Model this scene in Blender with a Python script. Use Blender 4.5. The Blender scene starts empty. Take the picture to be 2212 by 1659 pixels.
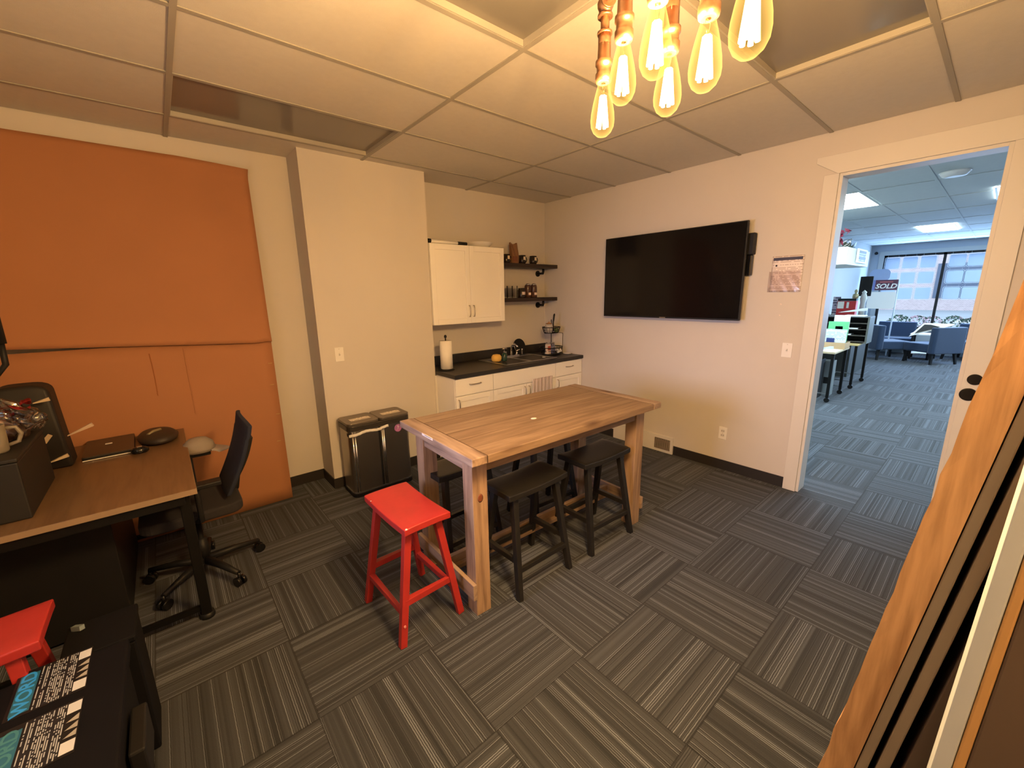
import bpy, bmesh, math, random
from mathutils import Vector, Matrix
random.seed(7)
PI = math.pi
sc = bpy.context.scene
COL = sc.collection

# ------------------------------------------------------------------ camera
def cam_axes(yaw, pitch, roll):
    fwd = Vector((math.sin(yaw)*math.cos(pitch), math.cos(yaw)*math.cos(pitch), -math.sin(pitch)))
    rt = Vector((math.cos(yaw), -math.sin(yaw), 0)); up = rt.cross(fwd)
    c, s = math.cos(roll), math.sin(roll)
    return rt*c+up*s, up*c-rt*s, fwd
cd = bpy.data.cameras.new('camera'); cam = bpy.data.objects.new('camera', cd); COL.objects.link(cam)
r_, u_, f_ = cam_axes(.7009, .2151, -.0164)
cam.matrix_world = Matrix(((r_.x, u_.x, -f_.x, -2.6515), (r_.y, u_.y, -f_.y, -2.7979), (r_.z, u_.z, -f_.z, 1.6344), (0, 0, 0, 1)))
cd.sensor_width = 36; cd.lens = 36*886.7/2212; cd.clip_start = .02; cd.clip_end = 200
sc.camera = cam
sc.view_settings.view_transform = 'Standard'; sc.view_settings.look = 'None'
sc.view_settings.exposure = 0.0; sc.view_settings.gamma = 1; sc.view_settings.use_curve_mapping = False

# ------------------------------------------------------------------ world: overcast daylight
w = bpy.data.worlds.new('world'); sc.world = w; w.use_nodes = True
nt = w.node_tree; bg = nt.nodes['Background']
bg.inputs[0].default_value = (.62, .80, 1, 1); bg.inputs[1].default_value = 3.0

def area(name, loc, rot, sx, sy, power, color):
    l = bpy.data.lights.new(name, 'AREA'); l.shape = 'RECTANGLE'; l.size = sx; l.size_y = sy
    l.energy = power; l.color = color
    o = bpy.data.objects.new(name, l); COL.objects.link(o); o.location = loc; o.rotation_euler = rot
    return o
# daylight entering through the side window in wall_left (behind the left edge of the view)
sl = area('daylight_side_window', (-3.53, -1.25, 1.42), (0, -PI/2+.13, 0), .75, .7, 8, (.74, .72, 1)); sl.data.spread = 1.1
# daylight entering through the reception shop window
area('daylight_shop_window', (11.72, -3.2, 1.7), (0, PI/2, 0), 1.7, 5.0, 300, (.36, .60, 1))

H = 2.7146       # ceiling
XW = 1.16        # face of wall_right (TV wall)
YB = 1.04        # face of wall_back
XL = -3.56; YF = -3.05
XO = 11.8; YR = -.35; YRR = -7.0   # reception room
WARM = (1, .64, .32)
BULBS = [(-1.653, -2.014, 2.121), (-1.730, -2.130, 2.144), (-1.812, -2.267, 2.127),
         (-1.643, -2.198, 2.120), (-1.729, -2.330, 2.104), (-1.851, -2.463, 2.076)]

# ------------------------------------------------------------------ materials
def nodes(m):
    m.use_nodes = True
    return m.node_tree.nodes, m.node_tree.links, m.node_tree.nodes['Principled BSDF']
def mat(name, col, rough=.6, metal=0, var=.06, scale=8, bump=0, bscale=60, trans=0, alpha=1, emit=None, es=0, ior=1.45, spec=.5, coat=0, sheen=0):
    m = bpy.data.materials.new(name); N, L, P = nodes(m)
    tc = N.new('ShaderNodeTexCoord'); nz = N.new('ShaderNodeTexNoise'); nz.inputs['Scale'].default_value = scale
    nz.inputs['Detail'].default_value = 4
    L.new(tc.outputs['Object'], nz.inputs['Vector'])
    mx = N.new('ShaderNodeMix'); mx.data_type = 'RGBA'
    mx.inputs[6].default_value = tuple(max(0, c*(1-var)) for c in col)+(1,)
    mx.inputs[7].default_value = tuple(min(1, c*(1+var)) for c in col)+(1,)
    L.new(nz.outputs[0], mx.inputs[0]); L.new(mx.outputs[2], P.inputs['Base Color'])
    P.inputs['Roughness'].default_value = rough; P.inputs['Metallic'].default_value = metal
    P.inputs['Transmission Weight'].default_value = trans; P.inputs['Alpha'].default_value = alpha
    P.inputs['IOR'].default_value = ior; P.inputs['Specular IOR Level'].default_value = spec
    P.inputs['Coat Weight'].default_value = coat; P.inputs['Sheen Weight'].default_value = sheen
    if emit: P.inputs['Emission Color'].default_value = (*emit, 1); P.inputs['Emission Strength'].default_value = es
    if bump:
        n2 = N.new('ShaderNodeTexNoise'); n2.inputs['Scale'].default_value = bscale; n2.inputs['Detail'].default_value = 3
        L.new(tc.outputs['Object'], n2.inputs['Vector'])
        b = N.new('ShaderNodeBump'); b.inputs['Strength'].default_value = bump; b.inputs['Distance'].default_value = .002
        L.new(n2.outputs[0], b.inputs['Height']); L.new(b.outputs[0], P.inputs['Normal'])
    return m
def M_(N, L, op, a, b=None, c=None):
    n = N.new('ShaderNodeMath'); n.operation = op
    for i, v in enumerate((a, b, c)):
        if v is None: continue
        if isinstance(v, (int, float)): n.inputs[i].default_value = v
        else: L.new(v, n.inputs[i])
    return n.outputs[0]
def wood(name, base, dark, axis=0, grain=1.0, plank=0, rough=.6, knots=True, rsc=1.0):
    """grain runs along axis (0 x,1 y,2 z); plank = width of boards across the grain"""
    m = bpy.data.materials.new(name); N, L, P = nodes(m)
    tc = N.new('ShaderNodeTexCoord')
    mp = N.new('ShaderNodeMapping'); s = [14*grain]*3; s[axis] = 1.3*grain
    mp.inputs['Scale'].default_value = s; L.new(tc.outputs['Object'], mp.inputs['Vector'])
    vec = mp.outputs[0]
    sep = N.new('ShaderNodeSeparateXYZ'); L.new(tc.outputs['Object'], sep.inputs[0])
    tone = None
    if plank:
        cell = M_(N, L, 'FLOOR', M_(N, L, 'DIVIDE', sep.outputs[1 if axis == 0 else 0], plank))
        wn = N.new('ShaderNodeTexWhiteNoise'); wn.noise_dimensions = '1D'; L.new(cell, wn.inputs['W'])
        ad = N.new('ShaderNodeVectorMath'); ad.operation = 'ADD'; L.new(vec, ad.inputs[0])
        cb = N.new('ShaderNodeCombineXYZ'); L.new(M_(N, L, 'MULTIPLY', wn.outputs[0], 37), cb.inputs[axis]); L.new(cb.outputs[0], ad.inputs[1])
        vec = ad.outputs[0]; tone = wn.outputs[0]
    n1 = N.new('ShaderNodeTexNoise'); n1.inputs['Scale'].default_value = 1.2; n1.inputs['Detail'].default_value = 6; n1.inputs['Distortion'].default_value = 1.2
    n2 = N.new('ShaderNodeTexNoise'); n2.inputs['Scale'].default_value = 5; n2.inputs['Detail'].default_value = 6
    L.new(vec, n1.inputs['Vector']); L.new(vec, n2.inputs['Vector'])
    v = M_(N, L, 'ADD', M_(N, L, 'MULTIPLY', n1.outputs[0], .7), M_(N, L, 'MULTIPLY', n2.outputs[0], .3))
    if tone is not None: v = M_(N, L, 'ADD', v, M_(N, L, 'MULTIPLY', M_(N, L, 'SUBTRACT', tone, .5), .16))
    cr = N.new('ShaderNodeValToRGB'); cr.color_ramp.elements[0].position = .34; cr.color_ramp.elements[1].position = .58
    cr.color_ramp.elements[0].color = (*dark, 1); cr.color_ramp.elements[1].color = (*base, 1)
    L.new(v, cr.inputs[0]); out = cr.outputs[0]
    if knots:
        mk = N.new('ShaderNodeMapping'); ks = [5.0]*3; ks[axis] = 2.1; mk.inputs['Scale'].default_value = ks
        L.new(tc.outputs['Object'], mk.inputs['Vector'])
        vo = N.new('ShaderNodeTexVoronoi'); vo.inputs['Scale'].default_value = 1.0; L.new(mk.outputs[0], vo.inputs['Vector'])
        kr = N.new('ShaderNodeValToRGB'); kr.color_ramp.elements[0].position = .04; kr.color_ramp.elements[1].position = .20
        kr.color_ramp.elements[0].color = (.38, .30, .26, 1); kr.color_ramp.elements[1].color = (1, 1, 1, 1)
        L.new(vo.outputs['Distance'], kr.inputs[0])
        mm = N.new('ShaderNodeMix'); mm.data_type = 'RGBA'; mm.blend_type = 'MULTIPLY'; mm.inputs[0].default_value = 1
        L.new(out, mm.inputs[6]); L.new(kr.outputs[0], mm.inputs[7]); out = mm.outputs[2]
    L.new(out, P.inputs['Base Color']); P.inputs['Roughness'].default_value = rough
    b = N.new('ShaderNodeBump'); b.inputs['Strength'].default_value = .35*rsc; b.inputs['Distance'].default_value = .002
    L.new(v, b.inputs['Height']); L.new(b.outputs[0], P.inputs['Normal'])
    return m

def carpet_mat():
    m = bpy.data.materials.new('carpet_tiles'); N, L, P = nodes(m)
    tc = N.new('ShaderNodeTexCoord'); sp = N.new('ShaderNodeSeparateXYZ'); L.new(tc.outputs['Object'], sp.inputs[0])
    gx = M_(N, L, 'DIVIDE', M_(N, L, 'ADD', sp.outputs[0], 2.405+20), .5)
    gy = M_(N, L, 'DIVIDE', M_(N, L, 'ADD', sp.outputs[1], .787+20), .5)
    cx, cy = M_(N, L, 'FLOOR', gx), M_(N, L, 'FLOOR', gy)
    fx, fy = M_(N, L, 'FRACT', gx), M_(N, L, 'FRACT', gy)
    par = M_(N, L, 'MODULO', M_(N, L, 'ADD', cx, cy), 2)      # 1 -> stripes run along X
    mixn = N.new('ShaderNodeMix'); mixn.data_type = 'FLOAT'; L.new(par, mixn.inputs[0]); L.new(fx, mixn.inputs[2]); L.new(fy, mixn.inputs[3])
    s = mixn.outputs[0]
    mixl = N.new('ShaderNodeMix'); mixl.data_type = 'FLOAT'; L.new(par, mixl.inputs[0]); L.new(fy, mixl.inputs[2]); L.new(fx, mixl.inputs[3])
    cb = N.new('ShaderNodeCombineXYZ'); L.new(cx, cb.inputs[0]); L.new(cy, cb.inputs[1])
    wn = N.new('ShaderNodeTexWhiteNoise'); wn.noise_dimensions = '2D'; L.new(cb.outputs[0], wn.inputs['Vector'])
    off = M_(N, L, 'MULTIPLY', wn.outputs[0], 500)
    # wobble of the yarn rows
    wob = N.new('ShaderNodeTexNoise'); wob.inputs['Scale'].default_value = 60; L.new(tc.outputs['Object'], wob.inputs['Vector'])
    sw = M_(N, L, 'ADD', s, M_(N, L, 'MULTIPLY', M_(N, L, 'SUBTRACT', wob.outputs[0], .5), .006))
    q0 = M_(N, L, 'ADD', M_(N, L, 'MULTIPLY', sw, 62), off); q = M_(N, L, 'FLOOR', q0); qf = M_(N, L, 'FRACT', q0)
    r = N.new('ShaderNodeTexWhiteNoise'); r.noise_dimensions = '1D'; L.new(q, r.inputs['W'])
    low = N.new('ShaderNodeTexNoise'); low.noise_dimensions = '1D'; low.inputs['Scale'].default_value = 1
    L.new(M_(N, L, 'ADD', M_(N, L, 'MULTIPLY', s, 9), off), low.inputs['W'])
    val = M_(N, L, 'ADD', M_(N, L, 'MULTIPLY', r.outputs[0], .36), M_(N, L, 'MULTIPLY', low.outputs[0], .64))
    line = M_(N, L, 'MULTIPLY', M_(N, L, 'GREATER_THAN', r.outputs[0], .70), M_(N, L, 'LESS_THAN', qf, .34))
    dark_ = M_(N, L, 'MULTIPLY', M_(N, L, 'MULTIPLY', M_(N, L, 'GREATER_THAN', r.outputs[0], .58), M_(N, L, 'GREATER_THAN', qf, .34)), M_(N, L, 'LESS_THAN', qf, .72))
    cr = N.new('ShaderNodeValToRGB'); cr.color_ramp.interpolation = 'LINEAR'
    e = cr.color_ramp.elements; e[0].position = .28; e[0].color = (.017, .0195, .0245, 1); e[1].position = .75; e[1].color = (.070, .080, .100, 1)
    for p_, c_ in ((.42, .042), (.58, .060)):
        x = e.new(p_); x.color = (c_*.78, c_*.88, c_*1.10, 1)
    L.new(val, cr.inputs[0])
    # tile-to-tile tone and fine pile
    tone = M_(N, L, 'ADD', .88, M_(N, L, 'MULTIPLY', wn.outputs[0], .24))
    fine = N.new('ShaderNodeTexNoise'); fine.inputs['Scale'].default_value = 420; L.new(tc.outputs['Object'], fine.inputs['Vector'])
    tone = M_(N, L, 'MULTIPLY', tone, M_(N, L, 'ADD', .55, M_(N, L, 'MULTIPLY', fine.outputs[0], .9)))
    # seams between the tiles
    ed = M_(N, L, 'MINIMUM', M_(N, L, 'MINIMUM', fx, M_(N, L, 'SUBTRACT', 1, fx)), M_(N, L, 'MINIMUM', fy, M_(N, L, 'SUBTRACT', 1, fy)))
    tone = M_(N, L, 'MULTIPLY', tone, M_(N, L, 'MULTIPLY', M_(N, L, 'ADD', 1, M_(N, L, 'MULTIPLY', line, 1.3)), M_(N, L, 'SUBTRACT', 1, M_(N, L, 'MULTIPLY', dark_, .62))))
    seam = M_(N, L, 'ADD', .45, M_(N, L, 'MULTIPLY', M_(N, L, 'GREATER_THAN', ed, .006), .55))
    tone = M_(N, L, 'MULTIPLY', tone, seam)
    vm = N.new('ShaderNodeVectorMath'); vm.operation = 'SCALE'; L.new(cr.outputs[0], vm.inputs[0]); L.new(tone, vm.inputs['Scale'])
    L.new(vm.outputs[0], P.inputs['Base Color']); P.inputs['Roughness'].default_value = .95; P.inputs['Specular IOR Level'].default_value = .3; P.inputs['Sheen Weight'].default_value = .07; P.inputs['Sheen Roughness'].default_value = .6
    b = N.new('ShaderNodeBump'); b.inputs['Strength'].default_value = .5; b.inputs['Distance'].default_value = .003
    L.new(M_(N, L, 'ADD', val, M_(N, L, 'MULTIPLY', fine.outputs[0], .6)), b.inputs['Height']); L.new(b.outputs[0], P.inputs['Normal'])
    return m
def text_rows(name, paper, ink, rows, cols, axis_u=0, axis_v=1, fill=.6, size=None, rough=.5):
    """paper with rows of broken ink marks: printed small type too small to read"""
    m = bpy.data.materials.new(name); N, L, P = nodes(m)
    tc = N.new('ShaderNodeTexCoord'); sp = N.new('ShaderNodeSeparateXYZ'); L.new(tc.outputs['Generated'], sp.inputs[0])
    u, v = sp.outputs[axis_u], sp.outputs[axis_v]
    rv = M_(N, L, 'MULTIPLY', v, rows); fr = M_(N, L, 'FRACT', rv); row = M_(N, L, 'FLOOR', rv)
    cb = N.new('ShaderNodeCombineXYZ'); L.new(M_(N, L, 'FLOOR', M_(N, L, 'MULTIPLY', u, cols)), cb.inputs[0]); L.new(row, cb.inputs[1])
    wn = N.new('ShaderNodeTexWhiteNoise'); wn.noise_dimensions = '2D'; L.new(cb.outputs[0], wn.inputs['Vector'])
    w1 = N.new('ShaderNodeTexWhiteNoise'); w1.noise_dimensions = '1D'; L.new(row, w1.inputs['W'])
    a = M_(N, L, 'MULTIPLY', M_(N, L, 'GREATER_THAN', wn.outputs[0], .3), M_(N, L, 'MULTIPLY', M_(N, L, 'GREATER_THAN', fr, .25), M_(N, L, 'LESS_THAN', fr, .25+fill)))
    a = M_(N, L, 'MULTIPLY', a, M_(N, L, 'GREATER_THAN', w1.outputs[0], .15))
    mx = N.new('ShaderNodeMix'); mx.data_type = 'RGBA'; L.new(a, mx.inputs[0])
    mx.inputs[6].default_value = (*paper, 1); mx.inputs[7].default_value = (*ink, 1)
    L.new(mx.outputs[2], P.inputs['Base Color']); P.inputs['Roughness'].default_value = rough
    return m
def stripes_mat(name, a, b, n, axis=0, rough=.9):
    m = bpy.data.materials.new(name); N, L, P = nodes(m)
    tc = N.new('ShaderNodeTexCoord'); sp = N.new('ShaderNodeSeparateXYZ'); L.new(tc.outputs['Generated'], sp.inputs[0])
    f = M_(N, L, 'GREATER_THAN', M_(N, L, 'FRACT', M_(N, L, 'MULTIPLY', sp.outputs[axis], n)), .55)
    mx = N.new('ShaderNodeMix'); mx.data_type = 'RGBA'; L.new(f, mx.inputs[0]); mx.inputs[6].default_value = (*a, 1); mx.inputs[7].default_value = (*b, 1)
    L.new(mx.outputs[2], P.inputs['Base Color']); P.inputs['Roughness'].default_value = rough
    return m
def brick_mat(name):
    m = bpy.data.materials.new(name); N, L, P = nodes(m)
    tc = N.new('ShaderNodeTexCoord'); mp = N.new('ShaderNodeMapping'); mp.inputs['Rotation'].default_value = (0, PI/2, PI/2)
    L.new(tc.outputs['Object'], mp.inputs['Vector'])
    b = N.new('ShaderNodeTexBrick'); b.inputs['Scale'].default_value = 4; b.inputs['Color1'].default_value = (.46, .36, .38, 1)
    b.inputs['Color2'].default_value = (.56, .45, .47, 1); b.inputs['Mortar'].default_value = (.75, .68, .64, 1)
    L.new(mp.outputs[0], b.inputs['Vector']); L.new(b.outputs[0], P.inputs['Base Color']); P.inputs['Roughness'].default_value = .9
    return m
def glass_mat(name, col=(1, 1, 1), gloss=.12, rough=.02):
    m = bpy.data.materials.new(name); m.use_nodes = True; N = m.node_tree.nodes; L = m.node_tree.links; N.clear()
    o = N.new('ShaderNodeOutputMaterial'); t = N.new('ShaderNodeBsdfTransparent'); g = N.new('ShaderNodeBsdfGlossy')
    t.inputs[0].default_value = (*col, 1); g.inputs['Roughness'].default_value = rough
    lw = N.new('ShaderNodeLayerWeight'); lw.inputs[0].default_value = gloss
    mx = N.new('ShaderNodeMixShader'); L.new(lw.outputs['Fresnel'], mx.inputs[0]); L.new(t.outputs[0], mx.inputs[1]); L.new(g.outputs[0], mx.inputs[2]); L.new(mx.outputs[0], o.inputs[0])
    return m
def emis(name, col, s):
    m = bpy.data.materials.new(name); m.use_nodes = True; N = m.node_tree.nodes; L = m.node_tree.links; N.clear()
    o = N.new('ShaderNodeOutputMaterial'); e = N.new('ShaderNodeEmission'); e.inputs[0].default_value = (*col, 1); e.inputs[1].default_value = s
    L.new(e.outputs[0], o.inputs[0]); return m

MT = dict(
    carpet=carpet_mat(),
    wall=mat('wall_paint', (.60, .565, .53), .75, var=.015, bump=.12, bscale=220),
    rwall=mat('reception_wall_paint', (.38, .40, .40), .8, var=.01),
    rblue=mat('reception_window_wall_paint', (.33, .37, .42), .8, var=.02),
    trim=mat('white_trim', (.66, .635, .60), .45, var=.02),
    ceil=mat('ceiling_tile', (.62, .585, .53), .9, var=.05, scale=30, bump=.35, bscale=380),
    grid=mat('ceiling_grid', (.36, .335, .29), .6, var=.02),
    gridl=mat('fixture_frame', (.40, .375, .33), .5, var=.02),
    rceil=mat('reception_ceiling_tile', (.55, .58, .58), .9, var=.04, scale=20, bump=.3, bscale=300),
    lens=mat('troffer_lens', (.20, .185, .165), .16, var=.05, scale=3),
    base=mat('black_vinyl_base', (.022, .019, .018), .5, var=.1),
    card=mat('brown_cardboard', (.38, .165, .075), .8, var=.07, scale=2.5, bump=.15, bscale=25),
    cardd=mat('brown_cardboard_edge', (.30, .11, .04), .9),
    cab=mat('white_cabinet', (.90, .88, .84), .4, var=.01),
    counter=mat('black_laminate', (.020, .019, .018), .36, var=.5, scale=90),
    steel=mat('brushed_steel', (.55, .55, .55), .28, 1, var=.05),
    darksteel=mat('dark_stainless', (.40, .37, .34), .33, 1, var=.08, scale=3),
    chrome=mat('chrome', (.85, .85, .86), .16, 1, var=.01),
    nickel=mat('brushed_nickel', (.52, .47, .41), .3, 1),
    black=mat('black_plastic', (.010, .010, .011), .5, var=.2, spec=.3),
    blackg=mat('black_gloss', (.008, .008, .009), .12, var=.1),
    blackp=mat('black_painted_wood', (.013, .012, .011), .33, var=.35, scale=30, bump=.15, bscale=50),
    blackm=mat('black_metal', (.012, .012, .012), .4, .6, var=.2),
    red=mat('red_painted_wood', (.34, .026, .024), .38, var=.14, scale=14, bump=.2, bscale=40),
    chip=mat('bare_wood_chip', (.75, .66, .58), .8),
    screen=mat('tv_screen', (.004, .004, .005), .12, var=.1, spec=.28),
    white=mat('white_plastic', (.80, .78, .75), .45, var=.01),
    paper=mat('white_paper', (.80, .80, .80), .8, var=.02),
    copper=mat('bronze_pipe', (.24, .125, .07), .38, .9, var=.3, scale=40),
    shelf=wood('dark_shelf_wood', (.030, .016, .010), (.012, .007, .005), 0, knots=False, rough=.5),
    tw_x=wood('table_wood_x', (.265, .185, .118), (.165, .105, .063), 0, plank=.128),
    tw_y=wood('table_wood_y', (.33, .235, .165), (.18, .12, .085), 1),
    tw_z=wood('table_wood_z', (.35, .235, .15), (.18, .11, .07), 2),
    plank=wood('rough_sawn_plank', (.52, .30, .15), (.30, .155, .07), 2, grain=1.6, rough=.85, rsc=2.5, knots=False),
    taupe=mat('taupe_board', (.23, .18, .135), .7, var=.1, scale=5),
    brownb=mat('brown_board', (.085, .060, .047), .7, var=.15, scale=5),
    grayb=mat('white_board_edge', (.40, .46, .56), .6),
    tanb=mat('tan_board_edge', (.42, .25, .10), .7),
    desk=wood('desk_laminate', (.16, .095, .05), (.11, .062, .033), 1, knots=False, rough=.32, rsc=.15),
    deskedge=mat('desk_edge', (.24, .165, .10), .5),
    navy=mat('navy_mesh_fabric', (.012, .016, .035), .9, bump=.4, bscale=400),
    fabric=mat('charcoal_fabric', (.018, .016, .020), .9, bump=.3, bscale=300),
    blue=mat('blue_upholstery', (.014, .032, .075), .85, var=.12, scale=60, sheen=.2),
    glass=glass_mat('clear_glass', gloss=.12, rough=.25),
    pane=glass_mat('window_glass', gloss=.08),
    bulbglass=None,
    filament=emis('glowing_filament', (1, .62, .22), 42),
    cello=glass_mat('cellophane', (.92, .86, .84), .55, .12),
    lamp=emis('lit_troffer', (.74, .94, 1), 33),
    brick=brick_mat('pale_brick'),
    asphalt=mat('asphalt', (.30, .33, .36), .9, scale=.6, var=.15),
    leaf=mat('shrub_leaves', (.10, .16, .12), .8, var=.5, scale=20),
    bloom=mat('pink_blossom', (.75, .55, .62), .8, var=.2, scale=20),
    frost=None,
)
m = bpy.data.materials.new('amber_bulb_glass'); m.use_nodes = True; N = m.node_tree.nodes; L = m.node_tree.links; N.clear()
o_ = N.new('ShaderNodeOutputMaterial'); tb0 = N.new('ShaderNodeBsdfTransparent'); tb0.inputs[0].default_value = (1, .93, .72, 1)
em = N.new('ShaderNodeEmission'); em.inputs[0].default_value = (1, .62, .16, 1); em.inputs[1].default_value = .9
lw = N.new('ShaderNodeLayerWeight'); lw.inputs[0].default_value = .45; ms = N.new('ShaderNodeAddShader'); L.new(M_(N, L, 'ADD', .10, M_(N, L, 'MULTIPLY', lw.outputs['Facing'], .8)), em.inputs[1])
L.new(tb0.outputs[0], ms.inputs[0]); L.new(em.outputs[0], ms.inputs[1]); L.new(ms.outputs[0], o_.inputs[0]); MT['bulbglass'] = m
# translucent acrylic listing pockets hanging in the shop window
m = bpy.data.materials.new('backlit_acrylic'); N, L, P = nodes(m); N.remove(P)
tr = N.new('ShaderNodeBsdfTranslucent'); tr.inputs[0].default_value = (.85, .93, 1, 1)
df = N.new('ShaderNodeBsdfDiffuse'); df.inputs[0].default_value = (.42, .52, .72, 1)
mx = N.new('ShaderNodeMixShader'); mx.inputs[0].default_value = .35
L.new(tr.outputs[0], mx.inputs[1]); L.new(df.outputs[0], mx.inputs[2]); L.new(mx.outputs[0], N['Material Output'].inputs[0]); MT['frost'] = m

# ------------------------------------------------------------------ mesh helpers
class MB:
    def __init__(s): s.v = []; s.f = []; s.sm = []
    def add(s, vs, fs, smooth=False):
        k = len(s.v); s.v += [tuple(v) for v in vs]; s.f += [tuple(i+k for i in f) for f in fs]
        s.sm += [smooth]*len(fs) if isinstance(smooth, bool) else smooth
        return s
    def box(s, x0, x1, y0, y1, z0, z1, mtx=None):
        vs = [Vector((x, y, z)) for x in (x0, x1) for y in (y0, y1) for z in (z0, z1)]
        if mtx: vs = [mtx @ v for v in vs]
        return s.add(vs, [(0, 1, 3, 2), (4, 6, 7, 5), (0, 4, 5, 1), (2, 3, 7, 6), (0, 2, 6, 4), (1, 5, 7, 3)])
    def bar(s, p0, p1, w0, w1=None, d0=None, d1=None, up=None):
        """square bar from p0 to p1"""
        p0, p1 = Vector(p0), Vector(p1); w1 = w0 if w1 is None else w1; d0 = w0 if d0 is None else d0; d1 = w1 if d1 is None else d1
        a = (p1-p0).normalized(); u = Vector(up) if up else (Vector((1, 0, 0)) if abs(a.x) < .8 else Vector((0, 1, 0)))
        n = (u-a*u.dot(a)).normalized(); b = a.cross(n)
        vs = []
        for p, w, d in ((p0, w0, d0), (p1, w1, d1)):
            for i, j in ((-1, -1), (1, -1), (1, 1), (-1, 1)): vs.append(p+n*(w*.5*i)+b*(d*.5*j))
        return s.add(vs, [(0, 3, 2, 1), (4, 5, 6, 7), (0, 1, 5, 4), (1, 2, 6, 5), (2, 3, 7, 6), (3, 0, 4, 7)])
    def tube(s, pts, r, n=12, cap=True):
        pts = [Vector(p) for p in pts]; R = r if isinstance(r, (list, tuple)) else [r]*len(pts); vs = []; prev = None
        for i, p in enumerate(pts):
            a = (pts[min(i+1, len(pts)-1)]-pts[max(i-1, 0)]).normalized()
            u = prev if prev is not None else (Vector((1, 0, 0)) if abs(a.x) < .8 else Vector((0, 1, 0)))
            u = (u-a*u.dot(a)).normalized(); prev = u; b = a.cross(u)
            vs += [p+(u*math.cos(2*PI*k/n)+b*math.sin(2*PI*k/n))*R[i] for k in range(n)]
        fs = []; sm = []
        for i in range(len(pts)-1):
            for k in range(n): fs.append((i*n+k, i*n+(k+1) % n, (i+1)*n+(k+1) % n, (i+1)*n+k)); sm.append(True)
        if cap: fs += [tuple(range(n-1, -1, -1)), tuple((len(pts)-1)*n+k for k in range(n))]; sm += [False, False]
        return s.add(vs, fs, sm)
    def lathe(s, prof, c=(0, 0, 0), n=24, cap0=True, cap1=True, sharp=False, sx=1, sy=1):
        vs = []; fs = []; sm = []
        for r, z in prof: vs += [(c[0]+sx*r*math.cos(2*PI*k/n), c[1]+sy*r*math.sin(2*PI*k/n), c[2]+z) for k in range(n)]
        for i in range(len(prof)-1):
            for k in range(n): fs.append((i*n+k, i*n+(k+1) % n, (i+1)*n+(k+1) % n, (i+1)*n+k)); sm.append(not sharp)
        if cap0 and prof[0][0] > 1e-4: fs.append(tuple(range(n-1, -1, -1))); sm.append(False)
        if cap1 and prof[-1][0] > 1e-4: fs.append(tuple((len(prof)-1)*n+k for k in range(n))); sm.append(False)
        return s.add(vs, fs, sm)
    def prism(s, poly, z0, z1, mtx=None):
        n = len(poly); vs = [Vector((x, y, z0)) for x, y in poly]+[Vector((x, y, z1)) for x, y in poly]
        if mtx: vs = [mtx @ v for v in vs]
        return s.add(vs, [tuple(range(n-1, -1, -1)), tuple(range(n, 2*n))]+[(i, (i+1) % n, n+(i+1) % n, n+i) for i in range(n)])
    def grid(s, fn, nu, nv, th=None, smooth=True):
        """fn(u,v)->point ; th = thickness vector for a closed sheet"""
        vs = [Vector(fn(i/nu, j/nv)) for j in range(nv+1) for i in range(nu+1)]; w = nu+1
        fs = [(j*w+i, j*w+i+1, (j+1)*w+i+1, (j+1)*w+i) for j in range(nv) for i in range(nu)]; sm = [smooth]*len(fs)
        if th is not None:
            k = len(vs); th = Vector(th); vs += [v+th for v in vs]
            fs += [tuple(x+k for x in reversed(f)) for f in fs[:nu*nv]]; sm += [smooth]*(nu*nv)
            ring = [i for i in range(w)]+[j*w+nu for j in range(1, nv+1)]+[nv*w+i for i in range(nu-1, -1, -1)]+[j*w for j in range(nv-1, 0, -1)]
            for a in range(len(ring)):
                b = (a+1) % len(ring); fs.append((ring[b], ring[a], ring[a]+k, ring[b]+k)); sm.append(False)
        return s.add(vs, fs, sm)
    def build(s, name, m, parent=None, bevel=0, seg=2, loc=None):
        me = bpy.data.meshes.new(name); me.from_pydata(s.v, [], s.f); me.materials.append(m)
        me.polygons.foreach_set('use_smooth', s.sm); me.update()
        bm = bmesh.new(); bm.from_mesh(me); bmesh.ops.recalc_face_normals(bm, faces=bm.faces); bm.to_mesh(me); bm.free()
        o = bpy.data.objects.new(name, me); COL.objects.link(o)
        if parent: o.parent = parent
        if loc: o.location = loc
        if bevel:
            b = o.modifiers.new('bevel', 'BEVEL'); b.width = bevel; b.segments = seg; b.limit_method = 'ANGLE'; b.angle_limit = math.radians(40)
        return o
def rrect(x0, x1, y0, y1, r, n=5):
    out = []
    for cx, cy, a0 in ((x1-r, y0+r, -PI/2), (x1-r, y1-r, 0), (x0+r, y1-r, PI/2), (x0+r, y0+r, PI)):
        for i in range(n+1): a = a0+PI/2*i/n; out.append((cx+r*math.cos(a), cy+r*math.sin(a)))
    return out
def tag(o, label, cat, group=None, kind=None):
    o['label'] = label; o['category'] = cat
    if group: o['group'] = group
    if kind: o['kind'] = kind
    return o
def thing(name, label, cat, loc=(0, 0, 0), rz=0, group=None):
    o = bpy.data.objects.new(name, None); COL.objects.link(o); o.empty_display_size = .1
    o.location = loc; o.rotation_euler = (0, 0, rz); return tag(o, label, cat, group)
def struct(o, label=None, cat=None):
    o['kind'] = 'structure'
    if label: o['label'] = label
    if cat: o['category'] = cat
    return o
def dup(root, loc, label, rz=None, scale=None):
    r = root.copy(); COL.objects.link(r); r.location = loc; r['label'] = label
    if rz is not None: r.rotation_euler = (0, 0, rz)
    if scale: r.scale = scale
    for ch in list(root.children):
        c = ch.copy(); COL.objects.link(c); c.parent = r
        for g in list(ch.children):
            d = g.copy(); COL.objects.link(d); d.parent = c
    return r
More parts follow.
